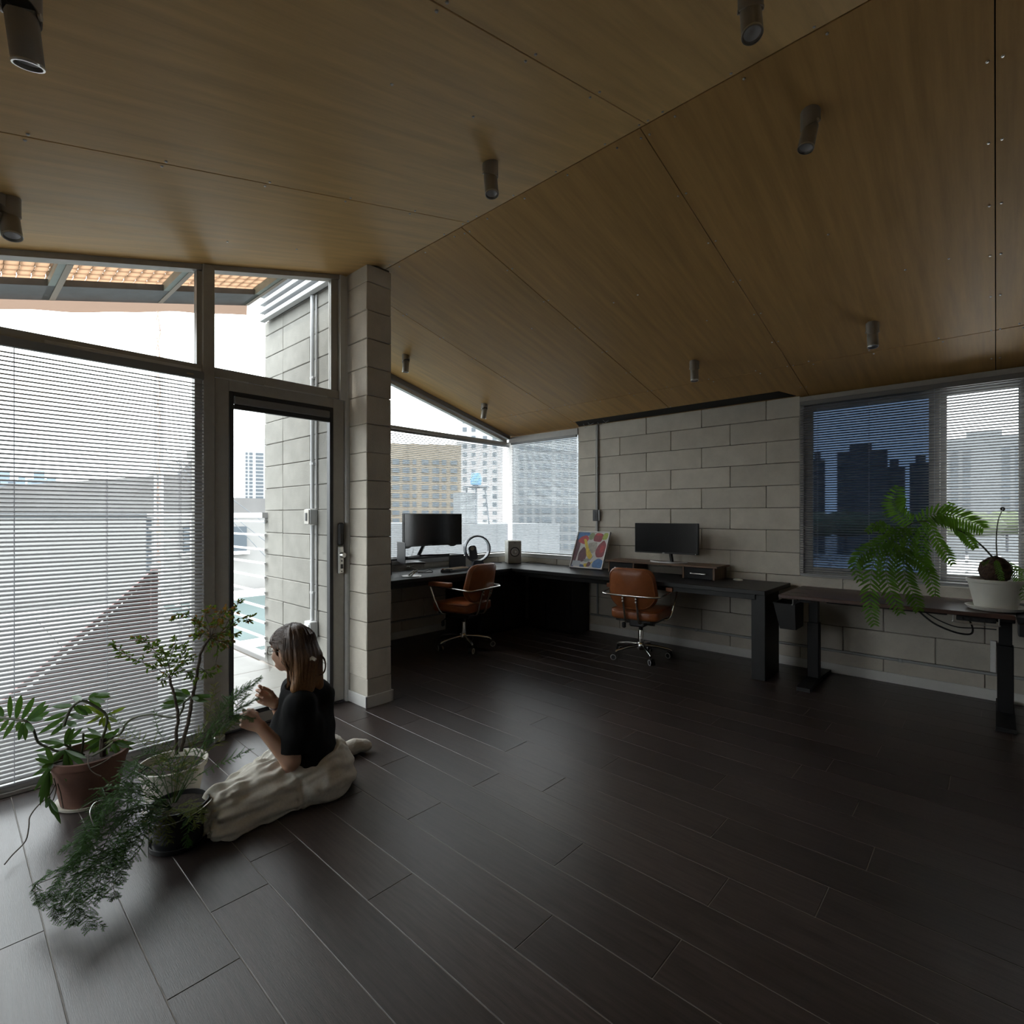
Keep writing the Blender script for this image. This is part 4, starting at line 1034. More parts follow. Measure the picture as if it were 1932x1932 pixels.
# local: +x along the front face, -y is the front
MB().cbox((-0.09,-0.115,0.0),(0.09,0.115,0.295),0.006).build('cabinet', MT['cream'], sp, world=False)
MB().cbox((-0.086,-0.121,0.004),(0.086,-0.1155,0.291),0.003).build('baffle', MT['taupe'], sp, world=False)
MB().lathe([(0.063,0.0),(0.063,0.006),(0.056,0.008),(0.052,0.002)],(0,-0.121,0.152),32,axis=(0,-1,0),capb=False).build('surround', MT['black'], sp, world=False, smooth=True)
MB().lathe([(0.052,0.002),(0.022,-0.004),(0.014,0.004),(0.0,0.006)],(0,-0.123,0.152),32,axis=(0,-1,0),capb=False).build('cone', MT['silver'], sp, world=False, smooth=True)
MB().box((-0.012,-0.1216,0.268),(0.012,-0.1212,0.273)).build('badge', MT['black'], sp, world=False)
cable('speaker_cable','thin black cable on the desk running right of the white speaker',[(-4.60,5.27,DZ+0.003),(-4.5,5.26,DZ+0.02),(-4.38,5.30,DZ+0.01),(-4.3,5.32,DZ+0.003)],0.003)
cable('speaker_cable','thin black cable on the desk running left of the white speaker',[(-4.80,5.02,DZ+0.003),(-4.85,4.93,DZ+0.015),(-4.88,4.84,DZ+0.003)],0.003)
# painting
pa = thing('framed_painting', 'colourful abstract painting in a thin white frame leaning on the block wall', 'painting', (-3.535,5.10,DZ))
A0 = Vector((-3.76,5.10,DZ+0.010)); U = Vector((0.455,0.0,0)); V = Vector((0.0,0.185,0.425)); Nn = U.cross(V).normalized()
if Nn.y > 0: Nn = -Nn
def pq(u,v,h=0.0): return A0+U*u+V*v+Nn*h
MB().prism([pq(0,0,-0.012),pq(1,0,-0.012),pq(1,1,-0.012),pq(0,1,-0.012)],Nn*0.010).build('canvas_board', mat('off_white_canvas',(0.60,0.58,0.55),0.7), pa)
fr = MB(); t_ = 0.022
for a,b,c,d in ((0,0,1,t_),(0,1-t_,1,1),(0,t_,t_,1-t_),(1-t_,t_,1,1-t_)):
    fr.prism([pq(a,b,-0.022),pq(c,b,-0.022),pq(c,d,-0.022),pq(a,d,-0.022)],Nn*0.030)
fr.build('frame', MT['white'], pa)
PC = {'navy':(0.04,0.08,0.22),'maroon':(0.10,0.02,0.03),'red':(0.42,0.035,0.04),'crimson':(0.24,0.025,0.035),'yellow':(0.62,0.44,0.02),'beige':(0.38,0.34,0.28),'blue':(0.05,0.15,0.36),'olive':(0.20,0.24,0.12),'lime':(0.28,0.33,0.05),'grey':(0.24,0.27,0.24)}
pmats = [mat('paint_'+k, v, 0.5, var=0.3, vs=40) for k,v in PC.items()]; pk = list(PC)
ps_ = MB()
def blob(c, pts, h):
    ps_.cur = pk.index(c)
    ca = sum(a for a,b in pts)/len(pts); cb_ = sum(b for a,b in pts)/len(pts)
    pts = [(min(0.97,max(0.03,ca+(a-ca)*1.22)),min(0.97,max(0.03,cb_+(b-cb_)*1.22))) for a,b in pts]
    o = rounded_outline([Vector((a,b,0)) for a,b in pts],0.06,3); n = len(o)
    ps_.prism([pq(p.x,p.y,-0.002+h) for p in o],Nn*0.0004)
blob('navy',[(0.03,0.03),(0.10,0.03),(0.14,0.45),(0.10,0.97),(0.03,0.97)],0.0001)
blob('blue',[(0.05,0.80),(0.38,0.90),(0.36,0.97),(0.05,0.97)],0.0002)
blob('maroon',[(0.04,0.15),(0.12,0.2),(0.16,0.6),(0.10,0.74),(0.04,0.7)],0.0003)
blob('maroon',[(0.22,0.18),(0.40,0.22),(0.42,0.42),(0.30,0.55),(0.20,0.40)],0.0002)
blob('red',[(0.10,0.72),(0.30,0.66),(0.38,0.80),(0.30,0.88),(0.14,0.83)],0.0004)
blob('olive',[(0.42,0.78),(0.52,0.80),(0.54,0.94),(0.44,0.95),(0.38,0.87)],0.0003)
blob('crimson',[(0.56,0.76),(0.76,0.74),(0.80,0.92),(0.62,0.96),(0.56,0.88)],0.0002)
blob('red',[(0.60,0.90),(0.76,0.89),(0.74,0.95),(0.62,0.95)],0.0005)
blob('lime',[(0.80,0.80),(0.93,0.80),(0.95,0.95),(0.84,0.96)],0.0004)
blob('crimson',[(0.76,0.34),(0.92,0.36),(0.96,0.62),(0.86,0.74),(0.74,0.60),(0.70,0.46)],0.0003)
blob('red',[(0.80,0.44),(0.90,0.46),(0.92,0.58),(0.83,0.64)],0.0005)
blob('beige',[(0.44,0.66),(0.66,0.70),(0.68,0.52),(0.60,0.42),(0.46,0.52)],0.0002)
blob('yellow',[(0.27,0.74),(0.34,0.74),(0.46,0.52),(0.60,0.36),(0.54,0.28),(0.44,0.36),(0.38,0.52)],0.0005)
blob('grey',[(0.40,0.24),(0.58,0.28),(0.66,0.36),(0.56,0.20),(0.44,0.18)],0.0003)
blob('yellow',[(0.42,0.12),(0.58,0.14),(0.66,0.20),(0.56,0.05),(0.46,0.05)],0.0006)
blob('maroon',[(0.50,0.06),(0.60,0.06),(0.62,0.15),(0.54,0.18)],0.0007)
blob('blue',[(0.70,0.06),(0.95,0.05),(0.95,0.22),(0.82,0.27),(0.70,0.18)],0.0004)
blob('navy',[(0.30,0.04),(0.44,0.04),(0.40,0.09),(0.28,0.10)],0.0003)
ps_.build('painted_shapes', pmats, pa)
MB().prism([pq(0.05,0.05,-0.001),pq(0.30,0.05,-0.001),pq(0.30,0.19,-0.001),pq(0.05,0.19,-0.001)],Nn*0.001).build('caption_card', mat('pale_blue_card',(0.42,0.45,0.50),0.6), pa)
pen = thing('pen_cup', 'small dark pen cup hidden behind the left edge of the painting', 'pen holder', (-3.80,5.24,DZ))
MB().lathe([(0.022,0),(0.024,0.06),(0.022,0.06),(0.021,0.004)],(-3.80,5.24,DZ),16).build('cup', MT['black'], pen, smooth=True)
for dx, h in ((-0.012,0.155),(0.010,0.185)): MB().cyl((-3.80+dx*0.4,5.24,DZ+0.01),(-3.80+dx*1.6,5.235,DZ+h),0.005,n=8).build('pen', MT['black'], pen)
# riser and flat monitor
r2 = thing('desk_riser', 'brown wooden desk riser with two small drawers below the flat monitor', 'riser', (-2.55,5.17,DZ))
MB().cbox((-3.20,5.00,0.882),(-1.955,5.33,0.90),0.002).build('shelf', MT['oakdark'], r2)
for xa, xb in ((-3.17,-2.85),(-2.31,-1.985)):
    MB().cbox((xa,5.02,DZ),(xa+0.018,5.32,0.8815),0.001).build('side_panel', MT['oakdark'], r2)
    MB().cbox((xb-0.018,5.02,DZ),(xb,5.32,0.8815),0.001).build('side_panel', MT['oakdark'], r2)
    dr = MB().cbox((xa+0.020,5.025,DZ+0.004),(xb-0.020,5.30,0.878),0.002).build('drawer', MT['blacksatin'], r2)
    MB().tube(spline([(xa+0.09,5.023,0.822),(xa+0.10,5.008,0.82),(xb-0.10,5.008,0.82),(xb-0.09,5.023,0.822)],4),0.006,8).build('handle', MT['steel'], dr, smooth=True)
m2 = thing('flat_monitor', 'black ultrawide monitor on a silver crescent foot above the wooden riser', 'monitor', (-2.55,5.15,0.90))
MB().cbox((-2.905,5.135,0.992),(-2.195,5.165,1.310),0.004).build('housing', MT['black'], m2)
MB().box((-2.897,5.1338,1.006),(-2.203,5.1345,1.303)).build('screen', MT['screen'], m2)
MB().box((-2.58,5.1335,0.995),(-2.556,5.1342,1.001)).build('brand_mark', MT['silver'], m2)
MB().cyl((-2.222,5.1345,0.998),(-2.222,5.133,0.998),0.005,n=12).build('joystick_mark', MT['silver'], m2)
MB().bar((-2.50,5.19,0.905),(-2.52,5.168,1.10),0.05,0.02).build('neck', MT['blacksatin'], m2)
cr = MB(); arc = [(-2.53+0.22*math.sin(a), 5.22-0.16*math.cos(a), 0.0) for a in np.linspace(-1.25,1.25,19)]
for i in range(18): cr.prism([(arc[i][0],arc[i][1],0.9005),(arc[i+1][0],arc[i+1][1],0.9005),(-2.53+(arc[i+1][0]+2.53)*0.86,5.22+(arc[i+1][1]-5.22)*0.80,0.9005),(-2.53+(arc[i][0]+2.53)*0.86,5.22+(arc[i][1]-5.22)*0.80,0.9005)],(0,0,0.011))
cr.bar((-2.52,5.19,0.906),(-2.53,5.075,0.906),0.03,0.010)
cr.build('crescent_foot', MT['silver'], m2)
mo = thing('computer_mouse', 'white computer mouse lying at the right end of the black desk', 'mouse', (-1.83,5.20,DZ), R(70))
MB().lathe([(0.9,0.0),(1.0,0.25),(0.92,0.6),(0.6,0.92),(0.0,1.0)],(0,0,0),24)
mz = MB().lathe([(0.9,0.0),(1.0,0.25),(0.92,0.6),(0.6,0.92),(0.0,1.0)],(0,0,0),24); mz.v = [(x*0.029,y*0.054,z*0.020) for x,y,z in mz.v]; mz.build('shell', MT['cream'], mo, world=False, smooth=True)
MB().cbox((-0.0015,-0.05,0.0165),(0.0015,0.0,0.0195),0.0004).build('button_split', MT['taupe'], mo, world=False)
cable('monitor_cable','thin pale cable hanging behind the right end of the wooden riser',[(-1.96,5.325,0.885),(-1.945,5.33,0.84),(-1.95,5.33,0.79),(-1.98,5.33,DZ+0.004)],0.0025,m='silver')

# ---- conduits on the walls
cw = thing('wall_conduit', 'grey conduit rising from the desk to the ceiling on the block wall', 'conduit', (-3.524,5.345,0.2))
MB().tube([(-3.524,5.3425,0.215),(-3.524,5.3425,1.325)],0.011,10).tube([(-3.524,5.3425,1.46),(-3.524,5.3425,2.484)],0.011,10).build('pipe', MT['pvc'], cw, smooth=True)
MB().tube([(-3.553,5.349,1.46),(-3.556,5.349,2.0),(-3.55,5.348,2.484)],0.003,6).tube([(-3.556,5.349,1.2),(-3.55,5.349,1.325)],0.003,6).build('loose_wire', MT['silver'], cw, smooth=True)
MB().cbox((-3.541,5.333,1.98),(-3.507,5.3535,1.995),0.002).cbox((-3.541,5.333,1.02),(-3.507,5.3535,1.035),0.002).build('clip', MT['pvc'], cw)
wsx = thing('wall_switch', 'black wall switch box on the conduit above the painting', 'switch', (-3.53,5.34,1.39))
MB().cbox((-3.563,5.325,1.328),(-3.482,5.3535,1.457),0.004).build('box', MT['pvc'], wsx)
MB().cbox((-3.575,5.317,1.326),(-3.505,5.3245,1.459),0.003).build('face_plate', MT['gasket'], wsx)
MB().cbox((-3.552,5.3135,1.35),(-3.528,5.3165,1.435),0.002).build('rocker', MT['black'], wsx)
cl_ = thing('low_conduit', 'long grey conduit running low along the block wall above the skirting', 'conduit', (-1.5,5.345,0.19))
MB().tube([(-4.28+0.66,5.3425,0.197),(2.4,5.3425,0.197)],0.011,10).build('pipe', MT['pvc'], cl_, smooth=True)
for x in (-2.95,-2.30,-1.72,-0.58,0.3): MB().cbox((x-0.012,5.328,0.183),(x+0.012,5.3535,0.211),0.002).build('clip', MT['pvc'], cl_)
cl3 = thing('low_conduit', 'short grey conduit running low along the far wall under the left desk', 'conduit', (XB+0.02,3.2,0.19))
MB().tube([(XB+0.0125,2.33,0.20),(XB+0.0125,4.15,0.20)],0.011,10).build('pipe', MT['pvc'], cl3, smooth=True)
cj = thing('junction_box', 'small white junction box on the wall behind the right leg of the walnut desk', 'box', (-0.06,5.345,0.30))
MB().cbox((-0.035,5.32,0.215),(0.0,5.3535,0.45),0.003).build('box', MT['white'], cj)
# cables under the left desk
cable('hanging_cable','thick black cable looping down under the left desk beside the pillar',[(-4.55,3.00,0.727),(-4.56,2.98,0.55),(-4.58,3.02,0.42),(-4.55,2.98,0.30),(-4.52,2.80,0.22),(-4.5,2.66,0.30)],0.010)
cable('hanging_cable','thin black cable in a wide loop under the left desk near the floor',[(-4.62,2.95,0.727),(-4.64,2.80,0.5),(-4.6,2.72,0.3),(-4.62,2.80,0.16),(-4.58,2.86,0.14),(-4.6,2.80,0.24)],0.006)
cable('hanging_cable','black cable tangle hanging close to the pillar under the left desk',[(-4.5,2.66,0.727),(-4.52,2.70,0.55),(-4.5,2.76,0.46),(-4.52,2.70,0.42),(-4.5,2.66,0.5),(-4.52,2.74,0.2)],0.006)

# ---- ceiling spotlights
MT['lamp'] = mat('dark_bronze_metal', (0.30,0.275,0.24), rough=0.45, metal=0.3)
MT['lens'] = mat('spot_lens', (0.70,0.71,0.74), rough=0.3, metal=0.3)
def spot(label, loc, az, tilt=14, slope=0.0):
    t = thing('ceiling_spotlight', label, 'spotlight', loc, R(az), 'ceiling spotlights')
    # local z down is the lamp axis; mount is a tube cut away on one side
    r = 0.040; n = 20; ringt, ringb = [], []
    m = MB(); vs = []
    for k in range(n+1):
        a = 2*math.pi*k/n; x, y = r*math.cos(a), r*math.sin(a)
        zt = slope*0.0 + 0.02
        zb = -0.062 - 0.020*math.cos(a) if True else 0
        vs.append(((x,y,zt),(x,y,zb)))
    m.grid([[v[0] for v in vs],[v[1] for v in vs]]); m.grid([[v[1] for v in vs],[(v[1][0]*0.9,v[1][1]*0.9,v[1][2]) for v in vs]])
    m.grid([[(v[1][0]*0.9,v[1][1]*0.9,v[1][2]) for v in vs],[(v[1][0]*0.9,v[1][1]*0.9,-0.03) for v in vs]])
    m.lathe([(0.036,-0.031),(0.0,-0.03)],(0,0,0),20,capb=False)
    m.build('mount', MT['lamp'], t, world=False, smooth=True)
    MB().cyl((0,-0.036,-0.062),(0,-0.041,-0.062),0.008,n=12).cyl((0,0.036,-0.062),(0,0.041,-0.062),0.008,n=12).build('pivot_screw', MT['steel'], t, world=False)
    MB().cbox((-0.004,-0.03,-0.072),(0.004,0.03,-0.05),0.002).build('knuckle', MT['silver'], t, world=False)
    ax = Vector((math.sin(R(tilt)),0,-math.cos(R(tilt))))
    c0 = Vector((0,0,-0.062))
    h = MB().lathe([(0.0,0.0),(0.030,0.0),(0.0335,0.006),(0.0335,0.098),(0.031,0.108),(0.028,0.110),(0.027,0.100),(0.027,0.099)],c0,24,axis=ax,capb=False)
    hd = h.build('head', MT['lamp'], t, world=False, smooth=True)
    MB().lathe([(0.027,0.101),(0.018,0.097),(0.006,0.094),(0.0,0.096)],c0,24,axis=ax,capb=False).build('lens', MT['lens'], hd, world=False, smooth=True)
    MB().lathe([(0.0335,0.104),(0.0345,0.107),(0.033,0.111),(0.029,0.111)],c0,24,axis=ax,capb=False).build('trim_ring', MT['steel'], hd, world=False, smooth=True)
    return t
LP = [('big nearest ceiling spotlight in the top left corner',(40,-20),1,150,16),
      ('left half of the paired ceiling spotlights at the left edge',(-12,368),1,200,22),
      ('right half of the paired ceiling spotlights at the left edge',(16,375),1,20,16),
      ('ceiling spotlight over the middle of the room left of the ridge',(925,308),1,-20,10),
      ('ceiling spotlight cut by the top edge right of the middle',(1416,-14),1,-60,14),
      ('ceiling spotlight on the far slope high on the right',(1529,213),2,-120,14),
      ('ceiling spotlight above the blue sliding window',(1646,611),2,-70,8),
      ('ceiling spotlight above the flat monitor',(1310,683),2,-60,8),
      ('ceiling spotlight just right of the pillar above the curved monitor',(766,671),2,180,6),
      ('ceiling spotlight nearest the window corner',(914,763),2,170,12)]
for lab, (px,py), sl, az, ti in LP:
    q = onp(px,py,(-3.585,0.198,2.695),(0,-S1,1)) if sl == 1 else onp(px,py,(0,RY,RZ),(0,S2,1))
    spot(lab, (q.x,q.y,zc(q.y)+0.004), az, ti)
# door stop
ds = thing('door_stop', 'small brushed metal door stop block on the floor by the door', 'door stop', (-3.52,1.155,0))
MB().cbox((-3.548,1.125,0.0),(-3.492,1.190,0.038),0.006).build('block', MT['steel'], ds)

# ============================================================ PLANTS
MT['terracotta'] = mat('terracotta', (0.095,0.043,0.029), rough=0.85, var=0.25, vs=7, bump=0.1, bs=60)
MT['soil'] = mat('potting_soil', (0.035,0.024,0.017), rough=0.95, var=0.6, vs=60, bump=0.6, bs=90)
MT['pot_cream'] = mat('cream_plastic_pot', (0.58,0.55,0.47), rough=0.4)
MT['pot_black'] = mat('black_nursery_pot', (0.012,0.012,0.013), rough=0.4)
MT['phil'] = leaf_mat('dark_glossy_leaf', (0.035,0.075,0.022), 0.30, 0.28)
MT['phil_y'] = leaf_mat('yellow_green_leaf', (0.11,0.16,0.02), 0.4, 0.35)
MT['stem'] = mat('green_brown_stem', (0.055,0.06,0.03), rough=0.6, var=0.3, vs=30)
MT['bark'] = mat('dark_bark', (0.05,0.036,0.024), rough=0.85, var=0.4, vs=50)
MT['nand'] = leaf_mat('nandina_green_leaf', (0.055,0.095,0.022), 0.4, 0.4)
MT['nand_r'] = leaf_mat('nandina_rust_leaf', (0.12,0.062,0.020), 0.4, 0.4)
MT['asp'] = leaf_mat('asparagus_fern_green', (0.038,0.105,0.016), 0.45, 0.5)
MT['asp_y'] = leaf_mat('asparagus_fern_lime', (0.14,0.17,0.035), 0.5, 0.5)
MT['fern'] = leaf_mat('bright_fern_green', (0.085,0.19,0.03), 0.4, 0.42)
MT['root'] = mat('hairy_root_ball', (0.055,0.03,0.018), rough=0.95, var=0.6, vs=40, bump=1.0, bs=70)
rg5 = random.Random(11)
def blade(m, p0, p1, w, sag=0.0, fold=0.15, nseg=6, nrm=None, tipw=0.0, shape=1.0):
    p0 = Vector(p0); p1 = Vector(p1); d = p1-p0; L = d.length
    if L < 1e-5: return
    view = (p0-_O).normalized() if nrm is None else Vector(nrm)
    side = d.cross(view)
    if side.length < 1e-6: side = d.orthogonal()
    side.normalize(); up = side.cross(d).normalized()
    rows = []
    for i in range(nseg+1):
        t = i/nseg
        c = p0 + d*t + Vector((0,0,-sag*L*t*t)) + up*(0.04*L*math.sin(math.pi*t))
        ww = w*0.5*(math.sin(math.pi*min(1,(t*0.94+0.03))**shape)**0.8)
        if t == 1: ww = w*tipw
        rows.append([c-side*ww+up*(fold*ww), c, c+side*ww+up*(fold*ww)])
    m.grid(rows)
def leafpx(m, base, tips, d, w, jit=0.05, sag=0.1, fold=0.2):
    b = ond(base[0], base[1], d)
    for tp in tips:
        tx, ty = tp[0], tp[1]; dd = d + (tp[2] if len(tp) > 2 else rg5.uniform(-jit,jit))
        bb = b if len(tp) < 5 else ond(tp[3], tp[4], d)
        e = ond(tx, ty, dd)
        blade(m, bb, e, w*0.72*(0.85+0.3*rg5.random()), 0.0, fold)

# ---- terracotta pot with a split-leaf philodendron
PT = Vector((-3.255,0.495,0))
phi = thing('philodendron_pot', 'terracotta pot holding a philodendron with long split leaves by the blind', 'potted plant', PT)
MB().lathe([(0.112,0.012),(0.148,0.20),(0.154,0.20),(0.157,0.232),(0.146,0.234),(0.138,0.205),(0.134,0.19)],PT,40).build('pot', MT['terracotta'], phi, smooth=True)
MB().lathe([(0.10,0.0),(0.128,0.004),(0.134,0.018),(0.128,0.017),(0.115,0.010),(0.0,0.010)],PT,36).build('saucer', MT['pot_cream'], phi, smooth=True)
sl = MB().lathe([(0.138,0.196),(0.10,0.203),(0.05,0.207),(0.0,0.205)],PT,28,capb=False); sl.build('soil', MT['soil'], phi, smooth=True)
z6 = lambda x,y: (x*0.1449, 1280+y*0.1449)
def L6(base, tips, d, w, m='phil', jit=0.06):
    mb = MB()
    b = z6(*base); T = []
    for t in tips:
        q = z6(t[0],t[1])
        if len(t) == 4: o = z6(t[2],t[3]); T.append((q[0],q[1],rg5.uniform(-jit,jit),o[0],o[1]))
        else: T.append((q[0],q[1],rg5.uniform(-jit,jit)))
    leafpx(mb, b, T, d, w)
    return mb.build('leaf', MT[m], phi, smooth='all', fix=False)
def stalk(pts, d, r, m='stem', parent=None, conv=None, nm='stalk'):
    dd = d if hasattr(d,'__len__') else [d]*len(pts)
    P = [ond(*conv(*p), q) for p, q in zip(pts, dd)]
    return MB().tube(spline(P,4), r, 7).build(nm, MT[m], parent, smooth=True)
# big leaf at the far left
L6((340,560),[(130,220,130,530),(275,210,210,535),(450,235,280,545),(600,290,335,555),(640,340,360,560),(655,425,380,560),(565,515,390,555),(-60,560,60,510),(0,700,110,530),(35,800,190,545),(245,810,300,570),(330,815,330,575),(430,690,340,570),(215,690,260,560),(-40,340,40,505)],2.42,0.030)
stalk([(-60,500),(40,515),(200,535),(340,560),(430,660),(490,820),(600,890),(780,960),(1000,1010)],[2.40,2.40,2.41,2.42,2.45,2.48,2.5,2.53,2.56],0.0055,parent=phi,conv=z6)
# tall middle leaf, pale with sheen
L6((1080,290),[(670,370,960,350),(490,730,850,500),(650,750,830,600),(1150,480,950,360),(1100,520,900,470),(1000,610,840,560),(830,640,850,560),(930,230,1060,280),(1210,460,1000,350),(790,640,830,580),(560,560,880,440)],2.52,0.034)
L6((1150,250),[(1450,240,1180,220),(1380,310,1160,255),(1330,380,1150,260),(1260,190),(1440,200,1200,210)],2.54,0.028)
stalk([(830,620),(880,480),(950,360),(1080,290),(1250,370),(1385,480),(1380,640),(1330,800),(1330,1010)],[2.50,2.51,2.52,2.53,2.56,2.58,2.58,2.58,2.58],0.0065,parent=phi,conv=z6)
L6((1360,480),[(1110,600,1320,490),(1230,490),(1290,620,1340,490),(1530,570,1390,500),(1440,690,1390,520),(1640,370,1390,480),(1180,560,1330,480),(1350,640,1360,500),(1090,340),(1240,420)],2.60,0.022,'phil_y')
# rosettes near the rim
L6((840,860),[(500,810),(640,780),(970,640),(1080,640),(1160,790),(430,950),(900,640),(1000,800),(700,900)],2.50,0.026)
L6((850,930),[(1130,1040),(1130,1165),(640,1060),(900,1240),(980,1270),(600,1170),(860,1350)],2.46,0.026)
L6((690,1110),[(450,1040),(490,1125),(410,1280),(450,1460),(600,890),(540,1160),(640,1180),(480,980)],2.40,0.028)
L6((640,1210),[(520,1660),(600,1690),(570,1480),(440,1470),(660,1420),(500,1560)],2.34,0.026)
L6((640,1560),[(760,1750),(795,1900),(700,1780),(600,1690)],2.30,0.020)
L6((1340,770),[(1100,930),(1150,990),(1060,740),(1090,860),(1480,740),(1500,690),(1420,1180),(1130,640)],2.58,0.026)
L6((1480,830),[(1780,850),(1740,930),(1560,1000),(1390,1180),(1640,820),(1500,1080),(1690,900)],2.62,0.026)
L6((1430,780),[(1180,990),(1120,930),(1240,880),(1560,640),(1530,1000)],2.60,0.024)
for pts in ([(1060,1010),(1080,860),(1085,720)],[(930,1000),(910,850),(915,650)],[(1200,1010),(1340,930),(1480,830)],[(1000,1020),(900,960),(850,930)],[(1000,1030),(850,1060),(690,1110),(640,1210),(620,1400),(640,1560)],[(1100,1000),(960,930),(840,860)]):
    stalk(pts, list(np.linspace(2.56,2.50 if len(pts) < 5 else 2.32,len(pts))), 0.005, parent=phi, conv=z6)
stalk([(1340,1020),(1335,900),(1345,770)],2.58,0.014,'bark',phi,z6,'trunk')
for pts, dd in (([(720,1380),(640,1530),(500,1650),(390,1800),(375,1932),(330,2120),(160,2300),(60,2420)],[2.4,2.35,2.3,2.26,2.22,2.16,2.1,2.04]),([(750,1370),(790,1500),(810,1620),(825,1690)],[2.4,2.4,2.39,2.38]),([(700,1300),(730,1440),(690,1590)],[2.42,2.4,2.38]),([(1150,1000),(1150,1120),(1210,1220),(1320,1275)],[2.5,2.42,2.41,2.41]),([(1460,1010),(1350,1090),(1180,1165)],[2.5,2.41,2.41])):
    stalk(pts, dd, 0.0025, 'bark', phi, z6, 'aerial_root')
z7 = lambda x,y: (200+x*0.1656, 1120+y*0.1656)
stalk([(-10,1760),(60,1650),(170,1590),(230,1480),(330,1410),(520,1375),(700,1405),(820,1395),(880,1300),(890,1240),(960,1180)],[2.60,2.58,2.58,2.57,2.56,2.56,2.56,2.56,2.56,2.56,2.56],0.0055,parent=phi,conv=z7)
mb = MB()
for a in ((600,1280,900,1230),(620,1310,880,1240),(720,1130,950,1165),(770,1085,960,1160),(860,1085,960,1150),(660,1210,910,1200),(640,1250,890,1220),(1250,1165,960,1170),(1170,1230,960,1190),(1060,1200,960,1180),(690,1180,930,1180)):
    q = z7(a[0],a[1]); o = z7(a[2],a[3]); blade(mb, ond(*o,2.56), ond(*q,2.56+rg5.uniform(-0.06,0.06)), 0.020)
mb.build('leaf', MT['phil'], phi, smooth='all', fix=False)

# ---- cream pot with a nandina
PN = Vector((-2.85,0.742,0))
na = thing('nandina_pot', 'cream pot with a thin two-stemmed nandina tree behind the black pot', 'potted plant', PN)
MB().lathe([(0.098,0.014),(0.132,0.20),(0.140,0.20),(0.143,0.222),(0.136,0.224),(0.132,0.205),(0.128,0.19)],PN,40).build('pot', MT['pot_cream'], na, smooth=True)
MB().lathe([(0.095,0.0),(0.118,0.004),(0.122,0.020),(0.116,0.018),(0.102,0.012),(0.0,0.012)],PN,36).build('saucer', MT['pot_cream'], na, smooth=True)
MB().lathe([(0.132,0.196),(0.08,0.203),(0.0,0.206)],PN,28,capb=False).build('soil', MT['soil'], na, smooth=True)
MB().tube([PN+Vector((0.141*math.cos(a),0.141*math.sin(a),0.224)) for a in np.linspace(0,2*math.pi,40)[:-1]],0.004,6,closed=True).build('rim_bead', MT['pot_cream'], na, smooth=True)
SA = [(805,1830),(800,1600),(820,1420),(800,1260),(770,1130),(735,1010),(735,960)]
SB = [(850,1800),(900,1600),(945,1420),(965,1280),(990,1150),(1030,960),(1050,830),(1080,680),(1140,560),(1190,500)]
def tp(pts, d0, d1, r0, r1, nm):
    P = spline([ond(*z7(*p), d) for p, d in zip(pts, np.linspace(d0,d1,len(pts)))],5)
    P = [p + Vector((rg5.uniform(-1,1),rg5.uniform(-1,1),0))*0.002 for p in P]
    return MB().tube(P, list(np.linspace(r0,r1,len(P))), 8).build(nm, MT['bark'], na, smooth=True)
tp(SA,2.52,2.56,0.008,0.0055,'trunk'); tp(SB,2.52,2.62,0.0095,0.006,'trunk')
tw, lv, lr = MB(), MB(), MB()
def twig(pts, d, n, w, L, rust=0.0, sub=True, rr=0.002):
    dd = np.linspace(d[0],d[1],len(pts))
    P = spline([ond(*z7(*p), q) for p, q in zip(pts, dd)],5)
    tw.tube(P, list(np.linspace(rr,0.0009,len(P))), 5)
    for i in range(n):
        t = 0.25+0.75*(i+rg5.random())/n; k = min(len(P)-2, int(t*(len(P)-1))); b = P[k]
        dirv = (P[k+1]-P[k]).normalized()
        for s in range(3 if sub else 2):
            o = (dirv*rg5.uniform(0.2,0.9) + Vector((rg5.uniform(-1,1),rg5.uniform(-1,1),rg5.uniform(-0.7,0.6)))*0.8).normalized()
            if sub:
                e = b + o*L*rg5.uniform(0.6,1.6); tw.tube([b,e],0.0007,4,caps=False)
                for j in range(3):
                    f = b.lerp(e,0.45+0.27*j); o2 = (o + Vector((rg5.uniform(-1,1),rg5.uniform(-1,1),rg5.uniform(-0.9,0.5)))*0.8).normalized()
                    blade(lr if rg5.random() < rust else lv, f, f+o2*L*rg5.uniform(0.7,1.15), w*rg5.uniform(0.8,1.2), 0.1, 0.25, 4)
            else:
                blade(lr if rg5.random() < rust else lv, b, b+o*L*rg5.uniform(0.7,1.2), w, 0.1, 0.25, 4)
b0 = (735,960)
for pts, n in (([b0,(600,870),(480,810),(300,740),(150,655),(95,590)],11),([b0,(680,860),(620,720),(500,600),(420,540),(330,500)],12),([b0,(700,760),(640,650),(560,560)],7),([b0,(720,800),(760,650),(810,500)],8),([b0,(800,860),(880,780),(990,700)],8),([b0,(830,880),(960,900),(1000,960)],4),([b0,(650,950),(630,1010)],3),([b0,(820,800),(900,650),(930,580)],6)):
    twig(pts,(2.56,2.56+rg5.uniform(-0.12,0.12)),n,0.0075,0.019,0.05)
b1 = (1190,500)
